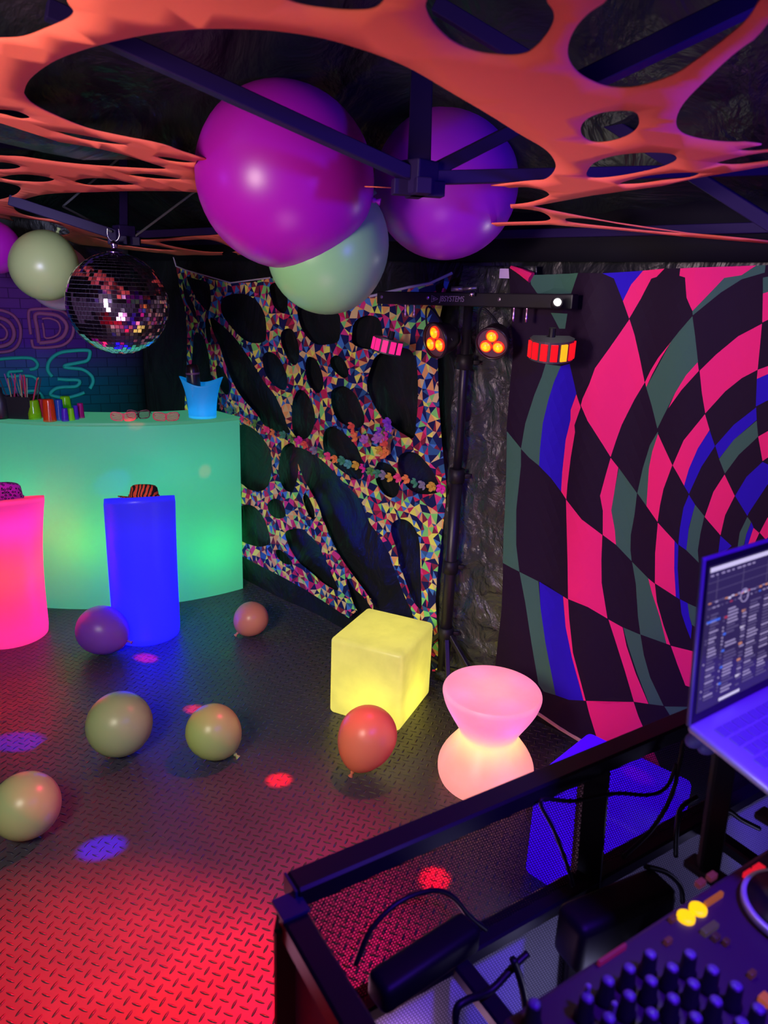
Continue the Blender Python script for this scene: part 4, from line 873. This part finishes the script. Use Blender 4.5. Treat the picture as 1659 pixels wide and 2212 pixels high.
for ro_, ri_ in ((.015, .011), (.007, .0)):
    pts_o = [Vector((ro_*1.25*math.cos(a), 0, ro_*math.sin(a))) for a in (0, 2.2, -2.2)]
    if ri_: tube(bm, [Lt@p for p in pts_o]+[Lt@pts_o[0]], .0014, 4)
    else:
        f_ = [bm.verts.new(Lt@p) for p in pts_o]; bm.faces.new(f_)
put(bm, 'logo_mark', mat('grey_logo', (.25, .2, .3), .6), lb)
# pars
ring_m = mat('par_rim', (.014, .006, .010), .3, spec=.5); face_m = mat('par_face', (.10, .05, .07), .35)
hot = mat('amber_led', (.5, .2, .02), .3, emit=(1, .36, .0), es=1.3); hot2 = mat('red_led_edge', (.5, .02, .02), .3, emit=(1, .03, .005), es=1.1); hot3 = mat('amber_led_core', (.5, .2, .02), .3, emit=(1, .62, .0), es=1.3)
def facing(dx, dy, ct): s_ = math.sqrt(1-ct*ct); v = (cr*dx-cu*dy).normalized(); return (-cf*ct+v*s_).normalized()
def par(cx, cy, D, rpx, n, label, hang):
    c = DEP(cx, cy, D); R = rpx*D/FPX; upv = Vector((0, 0, 1)); M = frame(c, upv.cross(n), n)   # local z = facing
    t = thing('par_light', c-Vector((0, 0, R)), label, 'stage light', 'par lights on the light bar')
    bm = NB(); lathe(bm, [(R*.55, -.09), (R*.8, -.06), (R*.95, -.01), (R, 0), (R, .012), (R*.92, .014), (R*.90, .004)], 40, M, capt=False); put(bm, 'housing', ring_m, t, True)
    bm = NB(); lathe(bm, [(R*.9, .002), (.001, .004)], 40, M, capb=True); put(bm, 'face_plate', face_m, t)
    for k in range(3):
        a = math.pi/2+k*2.094; ll = M@T(R*.43*math.cos(a), R*.43*math.sin(a), .004); r_ = R*.36
        bm = NB(); lathe(bm, [(r_, 0), (r_*.98, .006), (r_*.80, .008)], 24, ll, 0, capt=False); lathe(bm, [(r_*.80, .008), (r_*.62, .013), (r_*.3, .016)], 24, ll, 1, capb=False, capt=False); lathe(bm, [(r_*.3, .016), (r_*.1, .0165)], 16, ll, 2, capb=False)
        put(bm, 'lens', [hot2, hot, hot3], t, True)
    bm = NB(); e1 = M@Vector((R*1.03, 0, -.02)); e2 = M@Vector((-R*1.03, 0, -.02)); topc = Vector(hang)
    tube(bm, spline([e1, e1.lerp(topc, .7)+Vector((.01, 0, 0)), topc, e2.lerp(topc, .7)-Vector((.01, 0, 0)), e2], 4), .004, 6); put(bm, 'yoke', blk2, t, True)
    return c, n
f1 = (905-822)/421; f2 = (1138-822)/421
pc1 = par(943, 735, 2.83, 39, facing(-.93, .36, .52), 'amber-lit three-lens spotlight turned sideways, in front of the patterned cloth', BL_.lerp(BR_, .285)+Vector((0, 0, -.03)))
pc2 = par(1064, 740, 2.66, 37, facing(-.55, .83, .72), 'amber-lit three-lens spotlight beside the stand pole with the black tarpaulin behind it', BL_.lerp(BR_, .575)+Vector((0, 0, -.03)))
# derby effects
def derby(cx, cy, D, wpx, n, up, label, col, hotk=None, npan=7):
    c = DEP(cx, cy, D); R = wpx/2*D/FPX*1.02; x = up.cross(-n).normalized(); M = frame(c, x, up)  # local -y faces out
    if (M.to_3x3()@Vector((0, -1, 0))).dot(n) < 0: M = frame(c, -x, up)
    H_ = R*.92
    t = thing('derby_light', c-Vector((0, 0, R)), label, 'stage light', 'fan-shaped effect lights on the light bar')
    bm = NB(); P = [Vector((R*.97*math.cos(a), R*.97*math.sin(a), 0)) for a in [math.pi+math.pi*k/14 for k in range(15)]]+[Vector((R*.8, R*.45, 0)), Vector((-R*.8, R*.45, 0))]
    lo = [bm.verts.new(M@(p+Vector((0, 0, -H_/2)))) for p in P]; hi = [bm.verts.new(M@(p+Vector((0, 0, H_/2)))) for p in P]
    bm.faces.new(lo[::-1]); bm.faces.new(hi)
    for i in range(len(P)): bm.faces.new((lo[i], lo[(i+1) % len(P)], hi[(i+1) % len(P)], hi[i]))
    put(bm, 'housing', mat('derby_housing', (.05, .05, .055), .35, spec=.6), t)
    for k in range(npan):
        a = math.pi+math.pi*(k+.5)/npan; q = Vector((R*math.cos(a), R*math.sin(a), 0)); tg = Vector((-math.sin(a), math.cos(a), 0)).normalized()
        bm = NB(); box(bm, R*math.pi/npan*.36*2*.95, .006, H_*.80, M@frame(q, tg), .001)
        put(bm, 'lens', col if k != hotk else hot, t)
    bm = NB(); tube(bm, [M@Vector((0, R*.2, H_/2)), M@Vector((0, R*.2, H_/2+.03))], .012, 10); put(bm, 'clamp', blk2, t)
    return c
red_e = mat('red_lens', (.05, .0, .0), .4, spec=.1, emit=(1, .008, .018), es=1.0); mag_e = mat('magenta_lens', (.05, .0, .02), .4, spec=.1, emit=(1, .02, .26), es=1.0)
dR = derby(1191, 752, 2.47, 95, facing(-.12, .5, .93), (cu*.90-cf*.45).normalized(), 'fan-shaped effect light with red glowing windows below the white lamp', red_e, 4)
dL = derby(838, 747, 3.0, 66, facing(-.62, .55, .75), (cu*.92+cr*.22-cf*.3).normalized(), 'fan-shaped effect light with magenta glowing windows over the patterned cloth', mag_e, None, 6)
# small white lamp
wl = DEP(1204, 653, 2.43); t = thing('white_lamp', wl, 'small bright white lamp on the end of the light bar', 'lamp')
bm = NB(); bmesh.ops.create_icosphere(bm, subdivisions=2, radius=.013); bm.transform(T(*wl)); put(bm, 'bulb', mat('white_bulb', (1, 1, 1), .3, emit=(1, .96, .80), es=9), t, True)
bm = NB(); lathe(bm, [(.016, -.03), (.02, -.01), (.018, .004), (.014, .006)], 20, T(*wl)@frame((0, 0, 0), cr, -cf).to_3x3().to_4x4(), capt=False); put(bm, 'housing', blk2, t, True)
light('POINT', 'white_lamp_light', wl-cf*.03, (1, .95, .85), .55, size=.012)
bm = NB(); tube(bm, [DEP(975, 624, 2.75), DEP(1000, 624, 2.74)], .010, 12); tube(bm, [DEP(1000, 624, 2.74), DEP(1030, 622, 2.72)], .007, 12)
tag(put(bm, 'pipe_clamp', mat('dull_steel', (.25, .22, .25), .35, .8), None, True), 'short grey metal clamp lying on top of the light bar', 'clamp')
bm = NB(); lathe(bm, [(.001, 0), (.01, 0), (.01, .012), (.006, .016), (.001, .016)], 12, T(*DEP(1019, 640, 2.7))); tag(put(bm, 'wing_nut', mat('bright_steel', (.9, .85, .8), .15, 1), None, True), 'shiny steel nut in the middle of the light bar', 'nut')

# beams of the effect lights
def dot(src, x, y, p, n, col, power, cone):
    tg = PL(x, y, p, n); light('SPOT', 'beam_light', src, col, power, tg, .012, cone, .35)
s1_ = dR+facing(-.12, .5, .93)*.11; s2_ = dL+facing(-.62, .55, .75)*.12
fl = ((0, 0, 0), (0, 0, 1))
dot(s1_, 605, 1682, *fl, (1, 0, .01), 3600, 2.6); dot(s1_, 225, 1828, *fl, (.02, 0, 1), 2400, 3.0); dot(s1_, 45, 1600, *fl, (.02, 0, 1), 2000, 3.2); dot(s1_, 940, 1895, *fl, (1, 0, .01), 3200, 3.2)
dot(s1_, 318, 1420, *fl, (1, 0, .1), 2800, 2.0); dot(s1_, 424, 1530, *fl, (1, 0, .05), 2800, 2.0)
barp = (B(0, 0)*0+Vector((-.98, 3.95, .7)), Vector((-.35, .94, 0)))
dot(s1_, 437, 1020, *barp, (1, 0, .0), 620, 1.9); dot(s1_, 230, 1048, Vector((-1.4, 3.75, .7)), Vector((-.1, 1, 0)), (0, .1, 1), 420, 3.4); dot(s1_, 290, 916, Vector((-1.3, 3.76, 1.0)), Vector((-.1, 1, 0)), (1, 0, .0), 620, 1.7)
dot(s2_, 1415, 1735, Vector((.74, 1.75, .3)), Vector((.6, -.8, 0)), (1, 0, .3), 500, 2.2)

# ------------------------------------------------------------------ DJ booth in front
RD = Vector((.845, .534, 0)).normalized(); KD = Vector((.534, -.845, 0)).normalized(); A0 = Vector((-.108, .813, .95)); VD = Vector((0, -.165, -.986)).normalized(); PN = RD.cross(VD).normalized()
def bp(x, y, off=0):   # point on the booth's front plane, off metres towards the DJ
    nrm = PN if PN.dot(KD) > 0 else -PN
    return PL(x, y, A0+nrm*off, PN)
PT = PN if PN.dot(KD) > 0 else -PN
bpaint = mat('booth_black_paint', (.012, .008, .018), .42, spec=.35)
def perf(name, col, hole, pitch):
    m = mat(name, col, .45, spec=.3); tc = nd(m, 'ShaderNodeTexCoord'); 
    vx = nd(m, 'ShaderNodeVectorMath', operation='DOT_PRODUCT'); vx.inputs[1].default_value = RD/pitch; lk(m, tc.outputs['Object'], vx.inputs[0])
    vy = nd(m, 'ShaderNodeVectorMath', operation='DOT_PRODUCT'); vy.inputs[1].default_value = VD/(pitch*1.732); lk(m, tc.outputs['Object'], vy.inputs[0])
    def cell(du, dv):
        a = math_n(m, 'SUBTRACT', math_n(m, 'FRACT', math_n(m, 'ADD', vx.outputs['Value'], 100+du)), .5); b = math_n(m, 'MULTIPLY', math_n(m, 'SUBTRACT', math_n(m, 'FRACT', math_n(m, 'ADD', vy.outputs['Value'], 100+dv)), .5), 1.732)
        return math_n(m, 'SQRT', math_n(m, 'ADD', math_n(m, 'MULTIPLY', a, a), math_n(m, 'MULTIPLY', b, b)))
    d = math_n(m, 'MINIMUM', cell(0, 0), cell(.5, .5)); h = math_n(m, 'LESS_THAN', d, .39)
    return m, h
mesh_m, h = perf('perforated_black_metal', (.010, .006, .02), True, .0056)
tr = nd(mesh_m, 'ShaderNodeBsdfTransparent'); mx = nd(mesh_m, 'ShaderNodeMixShader'); lk(mesh_m, h, mx.inputs[0]); lk(mesh_m, mesh_m.node_tree.nodes['Principled BSDF'].outputs[0], mx.inputs[1]); lk(mesh_m, tr.outputs[0], mx.inputs[2]); lk(mesh_m, mx.outputs[0], mesh_m.node_tree.nodes['Material Output'].inputs[0])
pale_m, h2 = perf('pale_perforated_panel', (.3, .3, .45), True, .0060)
mxc = nd(pale_m, 'ShaderNodeMix', data_type='RGBA'); mxc.inputs[6].default_value = (.10, .10, .20, 1); mxc.inputs[7].default_value = (.62, .60, .80, 1); lk(pale_m, h2, mxc.inputs[0]); lk(pale_m, mxc.outputs[2], pale_m.node_tree.nodes['Principled BSDF'].inputs['Base Color'])
bt = thing('dj_booth', A0-Vector((0, 0, .95)), 'black tubular DJ booth frame with perforated front panels', 'DJ booth')
def bb_part(name, a, b, w_, h_=None, bev=.004, m=bpaint):
    bm = NB(); beam(bm, a, b, w_, h_, bev); return put(bm, name, m, bt)
bb_part('top_rail', A0, A0+RD*1.55, .042, .036)
end = NB(); box(end, .004, .040, .034, frame(A0-RD*.002, RD), .001); put(end, 'end_cap', mat('navy_plastic_cap', (.02, .02, .12), .45), bt)
lowL = bp(775, 2152); lowR = bp(1480, 1765); lowd = (lowR-lowL).normalized()
bb_part('lower_rail', lowL-PT*0+VD*.02, lowL+lowd*1.5+VD*.02, .045, .03)
pm_c = bp(1276, 1660); bb_part('front_post', A0+RD*.607+VD*.01, A0+RD*.607+VD*.9, .052, .03)
c0 = Z(628, 1985, .93); bb_part('corner_post', Vector((c0.x, c0.y, .0)), c0, .042)
bb_part('side_rail', c0+Vector((0, 0, .0)), c0+KD*.62+Vector((0, 0, 0)), .038)
end = NB(); box(end, .040, .040, .006, frame(c0+Vector((0, 0, .022)), KD), .001); put(end, 'end_cap', mat('navy_plastic_cap', (.02, .02, .12), .45), bt)
bm = NB(); box(bm, .58, .006, .86, frame(c0+KD*.31+Vector((0, 0, -.46)), KD), 0); put(bm, 'side_panel', mat('indigo_side_panel', (.02, .012, .09), .5), bt)
def quadp(name, P, m, th=.002):
    bm = NB(); f = bm.faces.new([bm.verts.new(p) for p in P]); o = put(bm, name, m, bt); solid(o, th); return o
q = lambda s, t_: A0+RD*s+VD*t_
o = quadp('perforated_panel', [q(0, .02), q(1.5, .02), q(1.5, .24), q(0, .24)], mesh_m, .0012)
quadp('lower_panel', [q(.05, .25)-PT*.03, q(1.5, .25)-PT*.03, q(1.5, .9)-PT*.03, q(.05, .9)-PT*.03], pale_m, .004)
for s_ in (.30, .60, .95, 1.25): bb_part('shelf_arm', q(s_, .25), q(s_, .25)+KD*.40+Vector((0, 0, .0)), .032, .026)
# rear uprights that carry the equipment tray
for s_ in (.30, .95, 1.25):
    e_ = q(s_, .25)+KD*.40; bb_part('tray_upright', e_, Vector((e_.x, e_.y, .985)), .03)
bb_part('tray_beam', Vector(((q(.2, .25)+KD*.40).x, (q(.2, .25)+KD*.40).y, .975)), Vector(((q(1.35, .25)+KD*.40).x, (q(1.35, .25)+KD*.40).y, .975)), .03)
# black equipment under the desk
def soft_box(name, x, y, off, sx_, sy_, sz_, label, cat, rot=0):
    c = bp(x, y, off); bm = NB(); box(bm, sx_, sy_, sz_, frame(c, RD)@Matrix.Rotation(rot, 4, 'Z'), min(sx_, sy_, sz_)*.25, 3); return tag(put(bm, name, blk2, None, True), label, cat)
soft_box('power_supply', 920, 2075, .06, .19, .05, .05, 'black power supply box lying on the lower rail of the booth', 'power supply', .1)
soft_box('cable_bag', 1330, 1985, .10, .22, .07, .10, 'black soft cable bag in the booth behind the front post', 'bag', -.1)
light('POINT', 'rack_fill_light', q(.55, .40)+KD*.18, (.55, .52, 1), .40, size=.03)  # fill points added inside the booth to brighten the pale panel
light('POINT', 'rack_fill_light', q(1.15, .40)+KD*.18, (.5, .45, 1), .28, size=.03)
# cables
cab = mat('black_cable', (.008, .006, .012), .45, spec=.4)
def cable(P, off, r, label):
    pts = spline([bp(x, y, o_) for (x, y), o_ in zip(P, off if isinstance(off, list) else [off]*len(P))], 6); bm = NB(); tube(bm, pts, r, 7); return tag(put(bm, 'cable', cab, None, True), label, 'cable')
cable([(768, 2085), (800, 2010), (860, 1950), (930, 1924), (975, 1935), (1015, 1980), (1050, 2008)], .03, .0042, 'black cable arching over the perforated panel near the booth corner')
cable([(1238, 1915), (1222, 1860), (1195, 1790), (1168, 1738), (1180, 1726), (1240, 1730), (1330, 1714), (1400, 1717), (1440, 1700), (1462, 1650)], .035, .0036, 'thin black cable bent sharply in front of the violet cube')
cable([(1345, 1852), (1405, 1795), (1448, 1725), (1466, 1660), (1476, 1600)], .04, .0042, 'black cable hanging from the laptop down to the lower rail')
cable([(1460, 1850), (1462, 1790), (1472, 1745), (1505, 1722)], .05, .005, 'short thick black cable looping beside the laptop stand')
cable([(985, 2260), (985, 2185), (1010, 2160), (1060, 2140), (1108, 2090), (1140, 2060)], .10, .006, 'thick black cable curling up at the lower edge under the mixer')
cable([(1108, 2072), (1125, 2120), (1136, 2180), (1136, 2230)], .11, .006, 'black cable dropping straight down in front of the pale panel')
cable([(1395, 1872), (1440, 1885), (1470, 1915), (1475, 1950)], .09, .005, 'black cable curving over the pale perforated panel beside the yellow buttons')
cable([(1545, 1762), (1570, 1750), (1600, 1770), (1640, 1790)], .09, .005, 'black cable loop on the pale panel under the laptop')

# mixer
MZ = 1.05; C0 = Z(1085, 2200, MZ); MD = (Z(1655, 1832, MZ)-C0).normalized(); MK = Vector((MD.y, -MD.x, 0)); MW, MH = .74, .36
mx_t = thing('dj_controller', C0+MD*MW/2+MK*MH/2-Vector((0, 0, .065)), 'black DJ controller with rows of knobs and glowing buttons', 'DJ controller')
case = mat('controller_case', (.055, .02, .05), .38, spec=.4)
bm = NB(); box(bm, MW, MH, .055, frame(C0+MD*MW/2+MK*MH/2-Vector((0, 0, .0275)), MD), .006); put(bm, 'case', case, mx_t)
knob_m = mat('knob_black', (.012, .010, .016), .4); cap_m = mat('knob_cap_violet', (.16, .10, .28), .35)
def m4(x, y): return (1100+x/2.968, 1850+y/2.968)
for x, y in [(905, 630), (770, 720), (1045, 715), (1160, 630), (635, 800), (910, 800), (1180, 820), (1305, 730), (770, 895), (1050, 915), (1325, 930), (1455, 835), (500, 910), (915, 1010), (1195, 1035), (640, 1040), (1490, 1070), (1600, 980), (160, 950)]:
    p = Z(*m4(x, y), MZ+.028); bm = NB(); lathe(bm, [(.0105, -.028), (.0105, -.022), (.0085, -.02), (.0075, 0), (.0065, .001)], 20, T(*p)); k_ = put(bm, 'knob', knob_m, mx_t, True)
    bm = NB(); lathe(bm, [(.0062, .0008), (.0060, .0022), (.001, .0024)], 16, T(*p)); put(bm, 'knob_cap', cap_m, k_, True)
def led(x, y, sx_, sy_, col, es, nm='button_light', rnd=False):
    p = Z(*m4(x, y), MZ+.004); m = mat('led_'+nm+str(x), tuple(c*.3 for c in col), .4, emit=col, es=es); bm = NB()
    if rnd: lathe(bm, [(sx_, -.006), (sx_, 0), (sx_*.8, .002), (.001, .002)], 24, T(*p))
    else: box(bm, sx_, sy_, .008, frame(p, MD), .001)
    put(bm, nm, m, mx_t)
led(1135, 382, .0105, 0, (1, .55, .0), 1.3, 'round_button', True); led(1212, 330, .0105, 0, (1, .55, .0), 1.3, 'round_button', True)
led(1540, 118, .016, .010, (.8, .01, .03), .8, 'pad'); led(1598, 80, .016, .010, (.8, .01, .03), .8, 'pad'); led(1310, 275, .035, .005, (.5, .12, .02), .5, 'slot_light')
led(1225, 172, .014, .008, (.35, .06, .08), .2, 'pad'); led(1298, 128, .014, .008, (.35, .06, .08), .2, 'pad'); led(1285, 465, .026, .008, (.10, .06, .07), .4, 'display_strip'); led(660, 630, .045, .004, (.30, .01, .10), .35, 'slot_light')
led(1645, 920, .012, .012, (.6, .12, .05), .5, 'pad')
led(1018, 545, .010, .006, (.22, .05, .07), .2, 'pad'); led(1048, 402, .010, .006, (.2, .05, .06), .2, 'pad'); led(1325, 520, .010, .007, (.1, .03, .06), .2, 'pad'); led(1390, 550, .008, .006, (.12, .03, .04), .2, 'pad'); led(1555, 755, .010, .006, (.2, .05, .05), .2, 'pad')
jc = Z(1722, 1972, MZ+.006); jr = (Z(1612, 1972, MZ+.006)-jc).length
bm = NB(); lathe(bm, [(jr, 0), (jr, .006), (jr*.985, .008), (jr*.90, .008), (jr*.89, .004)], 64, T(*jc), capb=True, capt=False); jw = put(bm, 'jog_wheel', mat('brushed_silver', (.8, .8, .82), .5, .6), mx_t, True)
bm = NB(); lathe(bm, [(jr*.89, .003), (jr*.89, .010), (.001, .010)], 64, T(*jc)); put(bm, 'wheel_plate', mat('wheel_black', (.004, .003, .010), .35), jw, True)
for x, y in ((475, 960), (640, 1075)):
    a = Z(*m4(x, y), MZ+.006); b = a+Vector((.002, 0, .03)); bm = NB(); beam(bm, a, b, .006); put(bm, 'fader', mat('fader_white', (.35, .33, .42), .4), mx_t)
light('POINT', 'jog_wheel_fill_light', jc+Vector((-.16, -.02, .20)), (.95, .92, 1), .22, size=.03)  # added white fill that keeps the jog wheel ring silver

# laptop on its stand
LP0 = Vector((.407, .825, 1.23)); LH = Vector((.817, .577, 0)).normalized(); ln = Vector((.577, -.817, 0)).normalized(); tl = math.radians(12.5); LK = ln*math.cos(tl)-Vector((0, 0, math.sin(tl))); LU = Vector((0, 0, 1))*math.cos(math.radians(5))-ln*math.sin(math.radians(5))
lt = thing('laptop', LP0+LH*.16+LK*.11-Vector((0, 0, .06)), 'open silver laptop showing DJ software, raised on a stand above the mixer', 'laptop')
silver = mat('laptop_aluminium', (.42, .36, .62), .38, .3); dark = mat('laptop_bezel', (.01, .008, .014), .3); 
bmx = frame(LP0+LH*.165+LK*.115, LH, LH.cross(LK)*(1 if LH.cross(LK).z > 0 else -1))
bm = NB(); box(bm, .33, .23, .012, bmx, .005, 3); put(bm, 'base', silver, lt, True)
bm = NB(); keym = mat('laptop_keys', (.22, .18, .38), .45)
for r_ in range(6):
    for k in range(14):
        c = LP0+LH*(.032+.0195*k+(.004*(r_ % 3)))+LK*(.030+.0185*r_); box(bm, .0155, .0150, .002, frame(c, LH, bmx.col[2].xyz)@T(0, 0, .0068), .0006, 1)
put(bm, 'keyboard', keym, lt)
bm = NB(); box(bm, .11, .065, .0012, frame(LP0+LH*.165+LK*.185, LH, bmx.col[2].xyz)@T(0, 0, .0064), 0); put(bm, 'trackpad', mat('trackpad_grey', (.34, .3, .5), .4), lt)
SN = LH.cross(LU).normalized(); SN = SN if SN.dot(ln) > 0 else -SN
smx = frame(LP0+LH*.165+LU*.116, LH, LU)
bm = NB(); box(bm, .33, .006, .23, smx, .0025, 2); put(bm, 'lid', mat('lid_dark_aluminium', (.12, .09, .22), .4, .3), lt, True)
flip = 1 if (smx.to_3x3()@Vector((0, 1, 0))).dot(SN) > 0 else -1
bm = NB(); box(bm, .322, .001, .222, smx@T(0, .0034*flip, 0), 0); scr = put(bm, 'bezel', dark, lt)
bm = NB(); box(bm, .308, .0008, .200, smx@T(0, .0042*flip, .002), 0); disp = put(bm, 'display', mat('screen_dark', (.01, .01, .02), .15, emit=(.028, .018, .060), es=1), scr)
scm = [mat('screen_'+n, tuple(c*.2 for c in e_), .3, emit=e_, es=1) for n, e_ in (('grey', (.30, .25, .36)), ('dim', (.09, .07, .14)), ('blue', (.05, .14, .6)), ('orange', (.55, .22, .10)), ('red', (.4, .03, .06)), ('pale', (.6, .55, .62)))]
def U(x, z): return x-.154, .100-z       # from the display's top corner
bm = NB()
def srect(x, z, w_, h_, mi): cx, cz = U(x+w_/2, z+h_/2); box(bm, w_, .0004, h_, smx@T(cx, .0049*flip, cz+.002), 0, mi=mi)
srect(.002, .002, .30, .006, 5)
for k in range(9): srect(.004+.012*k, .012, random.uniform(.004, .009), .002, 0)
srect(.0, .022, .304, .0005, 1); srect(.0, .034, .304, .0005, 1)
for k in range(5): srect(.02+.06*k, .016, .0006, .03, 1)
for k in range(40): srect(.004+.0075*k, .049+random.uniform(-.0012, .0012), .006, random.uniform(.001, .003), random.choice([0, 0, 1, 5, 3, 4]))
for k in range(30): srect(.004+.010*k, .056, random.uniform(.003, .008), .0016, random.choice([0, 1, 2, 1, 4]))
srect(.004, .074, .03, .003, 2)
for r_ in range(26):
    z_ = .066+r_*.0047
    for x0, wm, ch in ((.004, .004, .3), (.012, .022, 1), (.042, .004, .6), (.052, .03, .9), (.088, .012, .7), (.105, .028, 1), (.14, .028, .9), (.175, .05, 1), (.235, .02, .8), (.262, .035, .9)):
        if random.random() < ch: srect(x0, z_, wm*random.uniform(.55, 1), .0021, 1 if random.random() < .55 else 0)
    if r_ % 5 == 2: srect(.045, z_, .006, .003, random.choice([2, 4])); srect(.086, z_, .008, .003, random.choice([5, 3]))
srect(.05, .193, .05, .004, 5)
put(bm, 'software_window', scm, disp)
bm = NB(); cc = smx@Vector((-.154+.088, .0049*flip, .047)); tube(bm, [cc+(LH*math.cos(a)+LU*math.sin(a))*.009 for a in [2*math.pi*k/24 for k in range(25)]], .0008, 4); put(bm, 'dial_graphic', scm[0], disp)
sd = thing('laptop_stand', LP0+LH*.165+LK*.1-Vector((0, 0, .25)), 'black folding stand under the laptop with a padded clamp', 'laptop stand')
zt = Vector((0, 0, 1))
def sp_(name, a, b, w_, h_=None): bm = NB(); beam(bm, a, b, w_, h_, .003); put(bm, name, blk2, sd)
for s_ in (.07, .26):
    f_ = LP0+LH*s_; sp_('support_arm', f_+LK*.005-zt*.016, f_+LK*.22-zt*.016, .022, .010)
    sp_('leg', f_+LK*.02-zt*.02, Vector((f_.x, f_.y, .99))+ln*.03, .030, .016)
    sp_('foot', Vector((f_.x, f_.y, .985))+ln*.0, Vector((f_.x, f_.y, .985))+ln*.26, .03, .014)
bm = NB(); pc = DEP(1510, 1592, 1.0)
for dx, dy in ((0, 0), (20, 17), (-6, 3)):
    t2 = NB(); bmesh.ops.create_icosphere(t2, subdivisions=3, radius=1); t2.transform(Matrix.Diagonal((.020, .012, .011, 1))); add(bm, t2, frame(DEP(1510+dx, 1594+dy, .99), LH))
put(bm, 'clamp_pad', mat('violet_foam', (.12, .10, .55), .6), sd, True)
